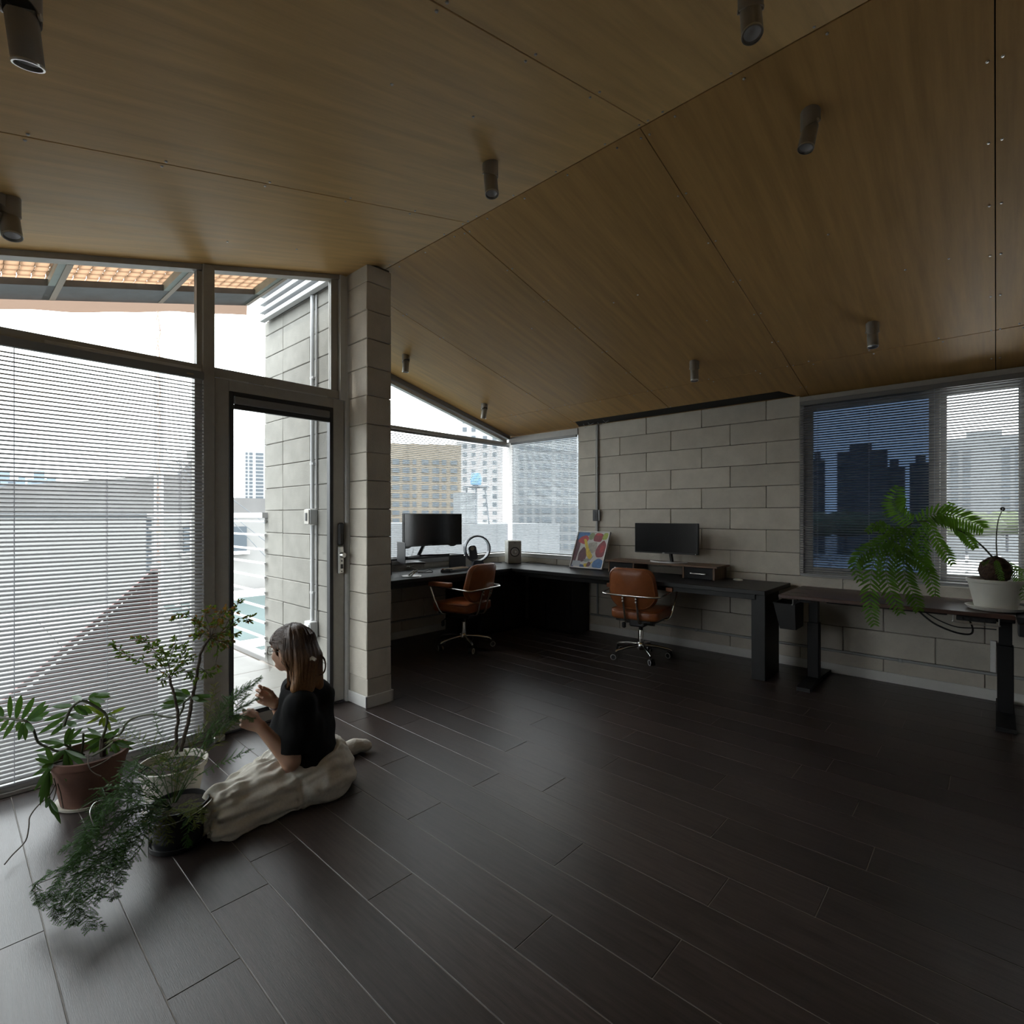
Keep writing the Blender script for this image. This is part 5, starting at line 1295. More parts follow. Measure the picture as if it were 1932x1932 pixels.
for pts, n, rs_ in (([b1,(1150,400),(1050,330),(950,250),(850,230),(790,260)],10,0.3),([b1,(1120,440),(1020,400),(1000,330)],8,0.5),([b1,(1180,380),(1130,250),(1190,180),(1240,120)],8,0.6),([b1,(1260,380),(1300,260),(1300,190)],8,0.7),([b1,(1330,420),(1400,300),(1480,180),(1500,100)],9,0.25),([b1,(1340,440),(1460,320),(1560,280),(1640,300)],9,0.2),([b1,(1300,480),(1400,450),(1500,460)],8,0.3),([b1,(1260,560),(1270,680),(1250,800),(1250,850)],7,0.05),([b1,(1290,540),(1380,560),(1440,540)],6,0.6),([b1,(1120,460),(1060,480),(1010,470)],6,0.6),([b1,(1240,450),(1290,480),(1270,560)],6,0.8),([(1050,830),(1130,880),(1160,920)],3,0.0),([b1,(1200,560),(1170,640)],3,0.1),([b1,(1230,400),(1240,330),(1330,230),(1420,170)],8,0.5)):
    twig(pts,(2.62,2.62+rg5.uniform(-0.12,0.12)),max(3,int(n*0.7)),0.0078,0.021,rs_*0.8)
tw.build('twigs', MT['bark'], na, smooth='all', fix=False)['kind'] = 'stuff'
lv.build('green_leaves', MT['nand'], na, smooth='all', fix=False)['kind'] = 'stuff'
lr.build('rust_leaves', MT['nand_r'], na, smooth='all', fix=False)['kind'] = 'stuff'

# ---- black pot with an asparagus fern
PB = Vector((-2.555,0.688,0))
af = thing('asparagus_fern_pot', 'black pot with a feathery asparagus fern trailing over the floor', 'potted plant', PB)
MB().lathe([(0.092,0.014),(0.106,0.150),(0.110,0.150),(0.112,0.168),(0.106,0.169),(0.102,0.150)],PB,36).build('pot', MT['pot_black'], af, smooth=True)
MB().lathe([(0.090,0.0),(0.108,0.003),(0.113,0.024),(0.108,0.024),(0.098,0.012),(0.0,0.012)],PB,36).build('saucer', MT['pot_black'], af, smooth=True)
MB().lathe([(0.103,0.150),(0.06,0.155),(0.0,0.157)],PB,28,capb=False).build('soil', MT['soil'], af, smooth=True)
hoop = [PB+Vector((0.122*math.cos(a),0.122*math.sin(a),0.150+0.012*math.sin(a*2))) for a in np.linspace(0,2*math.pi,36)[:-1]]
MB().tube(hoop,0.002,6,closed=True).cyl(PB+Vector((0.03,-0.118,0.0)),PB+Vector((0.03,-0.118,0.15)),0.002,n=6).build('wire_hoop', MT['steel'], af, smooth=True)
MB().tube(spline([ond(300,1545,2.22),ond(250,1515,2.1),ond(190,1510,2.0),ond(170,1530,1.95),ond(178,1560,1.93)],5),0.002,6).build('support_wire', MT['steel'], af, smooth=True)
def frond(pts, dd, mats='asp', wid=0.05, dens=1.0, r=0.0014, droop=0.25, parent=None, name='frond'):
    P = spline([ond(p[0],p[1],q) for p, q in zip(pts, dd)],10)
    P = [Vector((p.x,p.y,max(p.z,0.012))) for p in P]
    m = MB(); m.tube(P, list(np.linspace(r,0.0005,len(P))), 5)
    L = sum((P[i+1]-P[i]).length for i in range(len(P)-1)); nb = int(L/0.0095*dens)
    for i in range(nb):
        t = 0.16+0.84*(i+rg5.random()*0.7)/nb; k = min(len(P)-2,int(t*(len(P)-1))); b = P[k].lerp(P[k+1],t*(len(P)-1)-k)
        dv = (P[k+1]-P[k]).normalized(); s = 1 if i % 2 else -1
        side = dv.cross(Vector((rg5.uniform(-0.5,0.5),rg5.uniform(-0.5,0.5),1))).normalized()*s
        ln = wid*(0.35+0.9*math.sin(math.pi*min(0.97,t*0.85+0.12)))*rg5.uniform(0.7,1.15)
        o = (side*0.85+dv*0.55+Vector((0,0,rg5.uniform(-droop,0.15)))).normalized()
        e = b+o*ln; e.z = max(e.z,0.006)
        m.tube([b,b.lerp(e,0.55)+Vector((0,0,0.003)),e],[0.0006,0.0005,0.0003],3,caps=False)
        nn = max(3,int(ln/0.0038))
        for j in range(nn):
            c = b.lerp(e,(j+0.6)/nn)
            for s2 in (1,-1):
                nd = (o*0.75 + o.cross(Vector((rg5.uniform(-0.3,0.3),rg5.uniform(-0.3,0.3),1))).normalized()*s2*0.8 + Vector((0,0,rg5.uniform(-0.25,0.25)))).normalized()
                l2 = 0.0082*(1-0.55*j/nn)*rg5.uniform(0.7,1.25); q = nd.cross(Vector((0.3,0.2,0.93))).normalized()*0.0011
                f = c+nd*l2; f.z = max(f.z,0.004)
                m.add([c-q,c+q,f+q*0.4,f-q*0.4],[(0,1,2,3)])
    return m.build(name, MT[mats], parent, smooth='all', fix=False)
CB = (325,1525)
trail = [([CB,(280,1520),(220,1560),(175,1640),(150,1700),(135,1745)],[2.22,2.10,1.98,1.84,1.76,1.70],'asp',0.055),
 ([CB,(270,1500),(200,1540),(150,1600),(110,1660),(95,1700)],[2.22,2.10,1.98,1.90,1.84,1.80],'asp',0.055),
 ([CB,(285,1530),(235,1590),(195,1650),(165,1720),(170,1755)],[2.22,2.08,1.94,1.82,1.72,1.68],'asp',0.05),
 ([CB,(260,1490),(205,1505),(165,1560),(140,1590),(120,1600)],[2.22,2.12,2.02,1.96,1.93,1.92],'asp',0.06),
 ([CB,(285,1545),(255,1590),(235,1630),(225,1670)],[2.22,2.08,1.97,1.90,1.84],'asp',0.045),
 ([CB,(290,1535),(250,1570),(215,1620),(215,1680),(217,1695)],[2.22,2.08,1.96,1.87,1.80,1.78],'asp',0.04),
 ([CB,(275,1480),(235,1490),(190,1530),(160,1590),(135,1640)],[2.22,2.14,2.05,1.97,1.89,1.83],'asp',0.06),
 ([CB,(280,1560),(240,1600),(190,1620),(150,1650),(100,1690)],[2.22,2.06,1.94,1.88,1.83,1.79],'asp',0.045),
 ([CB,(270,1540),(215,1600),(150,1660),(110,1710),(120,1740)],[2.22,2.06,1.93,1.82,1.76,1.72],'asp',0.05),
 ([CB,(265,1520),(190,1580),(130,1640),(85,1690),(70,1705)],[2.22,2.08,1.94,1.85,1.80,1.78],'asp',0.035),
 ([CB,(300,1500),(265,1450),(235,1450),(205,1490)],[2.24,2.22,2.18,2.12,2.06],'asp',0.05),
 ([CB,(290,1480),(250,1460),(225,1510),(215,1560)],[2.24,2.2,2.12,2.04,1.98],'asp',0.055)]
for p, d, m_, w in trail:
    frond(p, d, m_, w*0.75, 1.15, parent=af)
    frond([p[0]]+[(x+rg5.uniform(-34,34),y+rg5.uniform(-24,24)) for x,y in p[1:]], [d[0]]+[q+rg5.uniform(-0.04,0.03) for q in d[1:]], m_, w*0.7, 1.0, parent=af)
for p, d, m_, w in (([CB,(300,1545),(290,1570),(296,1590)],[2.2,2.12,2.09,2.08],'asp_y',0.032),([CB,(318,1535),(312,1565),(320,1590)],[2.2,2.12,2.08,2.07],'asp_y',0.035),([CB,(345,1530),(362,1540),(372,1560)],[2.2,2.14,2.11,2.10],'asp_y',0.03),([CB,(300,1525),(282,1540),(272,1552)],[2.2,2.14,2.1,2.08],'asp_y',0.03),([CB,(355,1515),(378,1530),(385,1548)],[2.2,2.14,2.1,2.09],'asp_y',0.03),([CB,(355,1545),(352,1580),(358,1595)],[2.2,2.11,2.09,2.08],'asp',0.028)):
    frond(p, d, m_, w, 1.2, parent=af)
for p, d, m_, w in (([CB,(300,1440),(262,1395),(222,1360),(205,1345)],[2.24,2.32,2.36,2.4,2.4],'asp',0.03),([CB,(330,1450),(300,1405),(240,1390),(205,1400)],[2.24,2.32,2.36,2.38,2.38],'asp_y',0.05),([CB,(345,1440),(385,1385),(430,1345),(470,1310)],[2.24,2.34,2.42,2.46,2.5],'asp',0.05),([CB,(360,1450),(420,1340),(440,1310),(485,1280)],[2.24,2.36,2.44,2.5,2.52],'asp',0.045),([CB,(365,1470),(420,1440),(450,1425),(472,1415)],[2.24,2.3,2.32,2.33,2.33],'asp',0.04),([CB,(350,1430),(390,1360),(400,1320),(405,1290)],[2.24,2.36,2.42,2.44,2.44],'asp_y',0.04),([CB,(350,1460),(400,1410),(430,1375),(450,1360)],[2.24,2.32,2.38,2.42,2.44],'asp_y',0.045),([CB,(320,1440),(290,1420),(262,1425)],[2.24,2.3,2.32,2.32],'asp',0.04),([CB,(335,1440),(300,1380),(290,1340)],[2.24,2.34,2.4,2.42],'asp',0.03)):
    frond(p, d, m_, w, 0.8, parent=af)
for p, d, w in (([CB,(400,1370),(440,1318),(468,1298),(492,1280)],[2.24,2.40,2.50,2.53,2.55],0.045),([CB,(410,1380),(440,1345),(465,1330),(486,1318)],[2.24,2.40,2.46,2.48,2.5],0.04),([CB,(395,1400),(430,1365),(455,1352),(478,1358)],[2.24,2.38,2.43,2.44,2.44],0.04),([(440,1330),(452,1305),(478,1292)],[2.50,2.53,2.56],0.035),([(446,1350),(450,1325),(470,1312)],[2.45,2.48,2.5],0.035)):
    frond(p, d, 'asp', w, 1.5, parent=af)
# light sprays growing in the cream pot
for p, d in (([(318,1455),(300,1440),(285,1448)],[2.48,2.44,2.42]),([(330,1455),(345,1438),(362,1440)],[2.48,2.45,2.43]),([(320,1458),(318,1440),(305,1432)],[2.48,2.46,2.45]),([(330,1460),(350,1455),(366,1452)],[2.48,2.42,2.40]),([(315,1460),(295,1462),(280,1465)],[2.46,2.40,2.38])):
    frond(p, d, 'asp_y', 0.04, 1.6, parent=na)

# ---- white pot with a fern on the walnut desk
PF = Vector((-0.004,4.82,0.7515))
fe = thing('fern_pot', 'white pot with a brown root ball and arching green fern on the walnut desk', 'potted plant', PF)
MB().lathe([(0.108,0.010),(0.135,0.14),(0.145,0.185),(0.152,0.187),(0.155,0.207),(0.148,0.209),(0.142,0.19),(0.138,0.178)],PF,40).build('pot', MT['pot_white'], fe, smooth=True)
MB().lathe([(0.118,0.0),(0.140,0.004),(0.160,0.028),(0.157,0.030),(0.136,0.010),(0.0,0.009)],PF,40).build('saucer', MT['pot_white'], fe, smooth=True)
MB().lathe([(0.142,0.182),(0.08,0.19),(0.0,0.195)],PF,28,capb=False).build('soil', MT['soil'], fe, smooth=True)
rb = MB().lathe([(0.03,-0.08),(0.072,-0.05),(0.088,0.0),(0.075,0.05),(0.04,0.085),(0.0,0.098)],PF+Vector((0,0,0.262)),28)
rb.v = [tuple(c+rg5.uniform(-0.007,0.007) for c in v) for v in rb.v]; rb.build('root_ball', MT['root'], fe, smooth='all')
hr = MB()
for k in range(260):
    a = rg5.uniform(0,6.28); b = rg5.uniform(-0.6,1.4); n_ = Vector((math.cos(a)*math.cos(b),math.sin(a)*math.cos(b),math.sin(b)))
    p = PF+Vector((0,0,0.262))+n_*0.083; hr.tube([p,p+n_*0.012+Vector((rg5.uniform(-1,1),rg5.uniform(-1,1),rg5.uniform(-1,0.3)))*0.008],[0.0012,0.0004],3,caps=False)
hr.build('root_hair', MT['root'], fe, smooth='all', fix=False)['kind'] = 'stuff'
zf = lambda x,y: (1400+x*0.2754, 660+y*0.2754)
def pinna(pts, d, wl, n, m_='fern', droop=0.25, wd=0.0165, name='frond', start=0.06, fwd=0.45):
    dd = d if hasattr(d,'__len__') else [d]*len(pts)
    P = spline([ond(*zf(*p), q) for p, q in zip(pts, dd)],8)
    m = MB(); m.tube(P, list(np.linspace(0.0028,0.0009,len(P))), 6)
    for i in range(n):
        t = start+(1-start)*(i/n); k = min(len(P)-2,int(t*(len(P)-1))); b = P[k].lerp(P[k+1],t*(len(P)-1)-k)
        dv = (P[k+1]-P[k]).normalized(); vw = (b-_O).normalized()
        side = dv.cross(vw).normalized()
        for s in (1,-1):
            ln = wl*(math.sin(math.pi*min(0.985,0.14+0.80*t))**0.7)*rg5.uniform(0.88,1.08)
            o = (side*s*0.85+dv*fwd+vw*rg5.uniform(-0.35,0.25)+Vector((0,0,-droop*rg5.uniform(0.5,1.2)))).normalized()
            blade(m, b, b+o*ln, wd*(0.6+0.4*ln/wl), 0.16, 0.25, 5, shape=0.8)
    return m.build(name, MT[m_], fe, smooth='all', fix=False)
ST = [(1720,1425),(1640,1340),(1550,1270),(1450,1222),(1330,1180),(1200,1180),(1120,1215)]
MB().tube(spline([ond(*zf(*p), q) for p, q in zip(ST,np.linspace(3.53,3.62,7))],6),list(np.linspace(0.006,0.003,37)),8).build('stalk', MT['stem'], fe, smooth=True)
pinna([(1190,1185),(1300,1130),(1430,1130),(1560,1175),(1660,1225)],[3.62,3.58,3.55,3.52,3.5],0.105,22)
pinna([(1460,1225),(1530,1270),(1600,1360)],[3.58,3.56,3.54],0.05,13)
pinna([(1180,1180),(1080,1120),(1040,1040),(1075,930)],[3.62,3.66,3.68,3.7],0.092,17,droop=0.1)
pinna([(1170,1190),(1060,1150),(960,1130)],[3.62,3.62,3.64],0.06,10) if False else None
pinna([(1150,1200),(1040,1260),(920,1330),(820,1400),(775,1470),(810,1590)],[3.62,3.6,3.58,3.56,3.55,3.54],0.075,22)
pinna([(1130,1210),(1000,1290),(910,1420),(880,1600),(880,1760),(910,1890)],[3.62,3.58,3.54,3.52,3.5,3.49],0.085,26)
pinna([(1160,1210),(1080,1290),(1000,1420),(990,1560),(1040,1700),(1090,1810)],[3.62,3.58,3.52,3.5,3.48,3.47],0.082,24)
pinna([(1200,1200),(1150,1300),(1110,1420),(1120,1560),(1180,1690),(1215,1790)],[3.62,3.58,3.54,3.52,3.5,3.5],0.085,24)
pinna([(1240,1190),(1230,1310),(1240,1440),(1290,1560),(1325,1690)],[3.62,3.6,3.58,3.56,3.54],0.078,20)
pinna([(1290,1180),(1330,1290),(1390,1380),(1450,1470)],[3.62,3.6,3.58,3.57],0.058,14)
pinna([(980,1320),(1080,1380),(1200,1440),(1300,1530)],[3.58,3.56,3.55,3.54],0.070,16)
pinna([(1330,1180),(1380,1140),(1440,1040)],[3.6,3.6,3.62],0.055,9,droop=0.05)
pinna([(1060,1250),(980,1220),(920,1200),(850,1250)],[3.6,3.62,3.62,3.62],0.05,12)
pinna([(1740,1440),(1760,1510),(1785,1590)],[3.48,3.44,3.42],0.028,12,wd=0.007)
pinna([(1800,1460),(1870,1520),(1910,1600),(1932,1720)],[3.5,3.46,3.42,3.4],0.042,16,wd=0.008)
pinna([(1810,1450),(1880,1500),(1960,1540)],[3.52,3.5,3.48],0.035,10,wd=0.008)
pinna([(1690,1440),(1660,1470),(1640,1450)],[3.48,3.46,3.45],0.016,6,wd=0.005)
MB().tube(spline([ond(*zf(*p), 3.53) for p in ((1748,1425),(1742,1330),(1745,1240),(1758,1160),(1780,1105))],6),list(np.linspace(0.004,0.0025,25)),8).build('stalk', MT['stem'], fe, smooth=True)
q = ond(*zf(1784,1090),3.53); fd = MB()
fd.tube([q+Vector((0.011*math.cos(a)*(1-a/16),0,0.011*math.sin(a)*(1-a/16))) for a in np.linspace(-1.5,11,26)],list(np.linspace(0.004,0.003,26)),6); fd.build('fiddlehead', MT['bark'], fe, smooth=True)

# ============================================================ SEATED WOMAN
from mathutils import noise as mnoise
class Field:
    def __init__(s, lo, hi, h):
        s.lo = np.array(lo, float); s.h = h
        s.n = np.ceil((np.array(hi)-s.lo)/h).astype(int)+1
        s.F = np.full(s.n, 0.06, np.float32)
    def _box(s, lo, hi):
        a = np.maximum(((np.array(lo)-s.lo)/s.h).astype(int), 0); b = np.minimum(((np.array(hi)-s.lo)/s.h).astype(int)+2, s.n)
        if np.any(b <= a): return None
        ax = [s.lo[i]+np.arange(a[i],b[i])*s.h for i in range(3)]
        X, Y, Z = np.meshgrid(*ax, indexing='ij', sparse=True)
        return (slice(a[0],b[0]),slice(a[1],b[1]),slice(a[2],b[2])), X, Y, Z
    def _mix(s, sl, d, k):
        f = s.F[sl]; d = d.astype(np.float32)
        if k > 0:
            hh = np.maximum(k-np.abs(f-d),0)/k; s.F[sl] = np.minimum(f,d)-hh*hh*k*0.25
        else: s.F[sl] = np.minimum(f,d)
    def cap(s, a, b, ra, rb=None, k=0.02, clip=None):
        rb = ra if rb is None else rb; a = np.array(a,float); b = np.array(b,float); m = max(ra,rb)+k+0.03
        q = s._box(np.minimum(a,b)-m, np.maximum(a,b)+m)
        if q is None: return s
        sl, X, Y, Z = q; d = b-a; L2 = max(d@d,1e-9)
        t = np.clip(((X-a[0])*d[0]+(Y-a[1])*d[1]+(Z-a[2])*d[2])/L2,0,1)
        D = np.sqrt((X-a[0]-t*d[0])**2+(Y-a[1]-t*d[1])**2+(Z-a[2]-t*d[2])**2)-(ra+(rb-ra)*t)
        if clip is not None:
            for (p, n_) in clip: D = np.maximum(D,(X-p[0])*n_[0]+(Y-p[1])*n_[1]+(Z-p[2])*n_[2])
        s._mix(sl, D, k); return s
    def ell(s, c, axes, rad, k=0.02, clip=None, neg=False):
        c = np.array(c,float); A = np.array(axes,float); rad = np.array(rad,float); m = rad.max()+k+0.03
        q = s._box(c-m, c+m)
        if q is None: return s
        sl, X, Y, Z = q; dx, dy, dz = X-c[0], Y-c[1], Z-c[2]
        U = [(dx*A[i][0]+dy*A[i][1]+dz*A[i][2]) for i in range(3)]
        k0 = np.sqrt(sum((U[i]/rad[i])**2 for i in range(3))); k1 = np.sqrt(sum((U[i]/rad[i]**2)**2 for i in range(3)))
        D = k0*(k0-1)/np.maximum(k1,1e-6)
        if clip is not None:
            for (p, n_) in clip: D = np.maximum(D,(X-p[0])*n_[0]+(Y-p[1])*n_[1]+(Z-p[2])*n_[2])
        if neg: s.F[sl] = np.maximum(s.F[sl], -D.astype(np.float32))
        else: s._mix(sl, D, k)
        return s
    def cut(s, p, n_):
        ax = [s.lo[i]+np.arange(s.n[i])*s.h for i in range(3)]; X, Y, Z = np.meshgrid(*ax, indexing='ij', sparse=True)
        s.F = np.maximum(s.F, ((X-p[0])*n_[0]+(Y-p[1])*n_[1]+(Z-p[2])*n_[2]).astype(np.float32)); return s
    def mesh(s):
        F = s.F; S = F < 0; n = np.array(F.shape)
        c = [S[i:n[0]-1+i, j:n[1]-1+j, k:n[2]-1+k] for i in (0,1) for j in (0,1) for k in (0,1)]
        any_ = np.logical_or.reduce(c); all_ = np.logical_and.reduce(c); M = any_ & ~all_
        I = np.argwhere(M); idx = np.full(M.shape,-1,np.int64); idx[M] = np.arange(len(I))
        acc = np.zeros((len(I),3)); cnt = np.zeros(len(I))
        off = [(i,j,k) for i in (0,1) for j in (0,1) for k in (0,1)]
        for a in range(8):
            for b in range(a+1,8):
                df = [off[b][q]-off[a][q] for q in range(3)]
                if sum(abs(v) for v in df) != 1: continue
                fa = F[I[:,0]+off[a][0],I[:,1]+off[a][1],I[:,2]+off[a][2]]; fb = F[I[:,0]+off[b][0],I[:,1]+off[b][1],I[:,2]+off[b][2]]
                x = (fa < 0) != (fb < 0); t = np.where(x, fa/np.where(x,fa-fb,1), 0)
                for q in range(3): acc[:,q] += np.where(x, off[a][q]+t*df[q], 0)
                cnt += x
        V = s.lo + (I + acc/np.maximum(cnt,1)[:,None])*s.h
        faces = []
        for ax in range(3):
            o1, o2 = [(1,2),(2,0),(0,1)][ax]
            sl0 = [slice(None)]*3; sl1 = [slice(None)]*3; sl0[ax] = slice(0,n[ax]-1); sl1[ax] = slice(1,n[ax])
            X = S[tuple(sl0)] != S[tuple(sl1)]
            E = np.argwhere(X); E = E[(E[:,o1] > 0) & (E[:,o2] > 0) & (E[:,o1] < n[o1]-1) & (E[:,o2] < n[o2]-1)]
            e1 = np.zeros(3,int); e1[o1] = 1; e2 = np.zeros(3,int); e2[o2] = 1
            g = lambda D: idx[D[:,0],D[:,1],D[:,2]]
            q = np.stack([g(E-e1-e2), g(E-e2), g(E), g(E-e1)],1); ins = S[E[:,0],E[:,1],E[:,2]]
            q[~ins] = q[~ins][:,::-1]; faces.append(q[(q >= 0).all(1)])
        return V, np.concatenate(faces)
def smooth_v(V, Fc, it=2, lam=0.5):
    for _ in range(it):
        acc = np.zeros_like(V); cnt = np.zeros(len(V))
        for a, b in ((0,1),(1,2),(2,3),(3,0)):
            np.add.at(acc, Fc[:,a], V[Fc[:,b]]); np.add.at(acc, Fc[:,b], V[Fc[:,a]])
            np.add.at(cnt, Fc[:,a], 1); np.add.at(cnt, Fc[:,b], 1)
        V = V*(1-lam) + lam*acc/np.maximum(cnt,1)[:,None]
    return V
def vnorm(V, Fc):
    N_ = np.zeros_like(V); fn_ = np.cross(V[Fc[:,2]]-V[Fc[:,0]], V[Fc[:,3]]-V[Fc[:,1]])
    for a in range(4): np.add.at(N_, Fc[:,a], fn_)
    return N_/np.maximum(np.linalg.norm(N_,axis=1),1e-9)[:,None]
def field_obj(name, parts, m, parent, disp=None, it=2):
    b = MB()
    for f in parts:
        V, Fc = f.mesh(); V = smooth_v(V, Fc, it)
        if disp is not None: V = V + vnorm(V,Fc)*np.array([disp(v) for v in V])[:,None]
        V[:,2] = np.maximum(V[:,2], 0.001)
        b.add(V.tolist(), Fc.tolist())
    return b.build(name, m, parent, smooth='all', fix=False)

MT['skin'] = mat('skin', (0.46,0.27,0.185), rough=0.5, var=0.06, vs=30, sss=0.15)
MT['tee'] = mat('black_cotton', (0.0065,0.0065,0.007), rough=0.92, spec=0.15, bump=0.08, bs=300)
MT['linen'] = mat('oatmeal_linen', (0.60,0.57,0.505), rough=0.95, var=0.08, vs=90, bump=0.12, bs=260, spec=0.15)
MT['sock'] = mat('cream_knit', (0.58,0.54,0.48), rough=0.95, bump=0.3, bs=220, spec=0.1)
MT['glasses'] = mat('dark_tortoise', (0.03,0.018,0.012), rough=0.25)
# dyed hair: dark roots, lighter ends
hm = mat('dyed_hair', (0.135,0.072,0.035), rough=0.42, var=0.5, vs=30, stretch=(14,14,1.2), bump=0.35, bs=14, bstretch=(9,9,0.7), spec=0.5)
N, L = hm.node_tree.nodes, hm.node_tree.links
geo = N.new('ShaderNodeNewGeometry'); sp_ = N.new('ShaderNodeSeparateXYZ'); L.new(geo.outputs['Position'], sp_.inputs[0])
mr = N.new('ShaderNodeMapRange'); mr.inputs[1].default_value = 0.53; mr.inputs[2].default_value = 0.74; L.new(sp_.outputs['Z'], mr.inputs[0])
mx = N.new('ShaderNodeMix'); mx.data_type = 'RGBA'; mx.blend_type = 'MULTIPLY'; mx.inputs[0].default_value = 1.0
rp = N.new('ShaderNodeMix'); rp.data_type = 'RGBA'; rp.inputs[6].default_value = (1.9,1.75,1.5,1); rp.inputs[7].default_value = (0.38,0.33,0.33,1)
L.new(mr.outputs[0], rp.inputs[0])
b_ = N['Principled BSDF']; src = b_.inputs['Base Color'].links[0].from_socket
L.new(src, mx.inputs[6]); L.new(rp.outputs[2], mx.inputs[7]); L.new(mx.outputs[2], b_.inputs['Base Color'])
MT['hair'] = hm

fT = Vector((-0.35,-0.937,0)); lT = Vector((0.937,-0.35,0)); Z = Vector((0,0,1))
Lsh = ond(567,1334,2.56); Rsh = Lsh - lT*0.31; Sc = (Lsh+Rsh)/2
Lel = ond(549,1436,2.50); Lwr = ond(491,1371,2.48)
Rel = ond(548,1388,2.82); Rwr = ond(519,1326,2.70)
PEL = ond(590,1440,2.70); 
HC = ond(550,1224,2.66)
fH = Vector((-0.93,-0.37,-0.08)).normalized(); rH = fH.cross(Z).normalized(); uH = rH.cross(fH).normalized()   # rH: her right
AX = [tuple(fH), tuple(rH), tuple(uH)]
who = thing('person', 'woman in black t-shirt and pale linen skirt sitting on the floor holding a fern frond', 'person', (PEL.x,PEL.y,0))
lo = (-3.02,0.62,-0.02); hi = (-2.18,1.92,0.92)
B = Field(lo, hi, 0.0045)
nb = ond(579,1312,2.70)
B.ell(ond(568,1375,2.67), [tuple(fT),tuple(lT),(0,0,1)], (0.10,0.145,0.13), 0.03)
B.ell(ond(582,1430,2.69), [tuple(fT),tuple(lT),(0,0,1)], (0.11,0.15,0.10), 0.05)
B.cap(Lsh, Rsh, 0.05, 0.05, 0.04)
B.cap(nb, HC-uH*0.055-fH*0.025, 0.052, 0.048, 0.03)
B.cap(Lsh, Lel, 0.047, 0.040, 0.02); B.cap(Lel, Lwr, 0.041, 0.025, 0.02)
B.cap(Rsh, Rel, 0.047, 0.040, 0.02); B.cap(Rel, Rwr, 0.041, 0.025, 0.02)
# legs folded under the skirt
LK = ond(424,1524,2.34); RK = ond(462,1492,2.56)
B.cap(PEL+lT*0.09, LK, 0.08, 0.052, 0.03); B.cap(PEL-lT*0.09, RK, 0.08, 0.052, 0.03)
B.cap(LK, Vector((-2.46,1.22,0.055)), 0.05, 0.035, 0.02)
RA = ond(650,1420,3.03); RA.z = 0.042
B.cap(RK, RA, 0.05, 0.034, 0.02)
# head
B.ell(HC+uH*0.012-fH*0.008, AX, (0.097,0.077,0.100), 0.01)
B.ell(HC+fH*0.034-uH*0.045, AX, (0.055,0.056,0.062), 0.03)
B.cap(HC+fH*0.070-uH*0.094, HC+fH*0.066-uH*0.088, 0.018, 0.020, 0.025)
B.cap(HC+fH*0.078-uH*0.078+rH*0.02, HC+fH*0.078-uH*0.078-rH*0.02, 0.010, 0.010, 0.02)
B.cap(HC+fH*0.088+uH*0.004, HC+fH*0.106-uH*0.030, 0.008, 0.0115, 0.012)
B.cap(HC+fH*0.096-uH*0.034+rH*0.011, HC+fH*0.096-uH*0.034-rH*0.011, 0.008, 0.008, 0.01)
B.cap(HC+fH*0.090-uH*0.056+rH*0.016, HC+fH*0.090-uH*0.056-rH*0.016, 0.0065, 0.0065, 0.008)
B.cap(HC+fH*0.089-uH*0.067+rH*0.013, HC+fH*0.089-uH*0.067-rH*0.013, 0.007, 0.007, 0.008)
B.cap(HC+fH*0.083+uH*0.022+rH*0.04, HC+fH*0.083+uH*0.022-rH*0.04, 0.010, 0.010, 0.015)
for s in (1,-1):
    B.ell(HC+fH*0.066-uH*0.030+rH*0.034*s, AX, (0.022,0.022,0.02), 0.02)
    B.ell(HC-fH*0.006-uH*0.012+rH*0.074*s, [tuple((fH-rH*0.35*s).normalized()),tuple((rH*s+fH*0.3).normalized()),AX[2]], (0.016,0.008,0.029), 0.006)
    B.cap(HC-fH*0.004-uH*0.038+rH*0.073*s, HC-fH*0.002-uH*0.030+rH*0.074*s, 0.007, 0.007, 0.006)
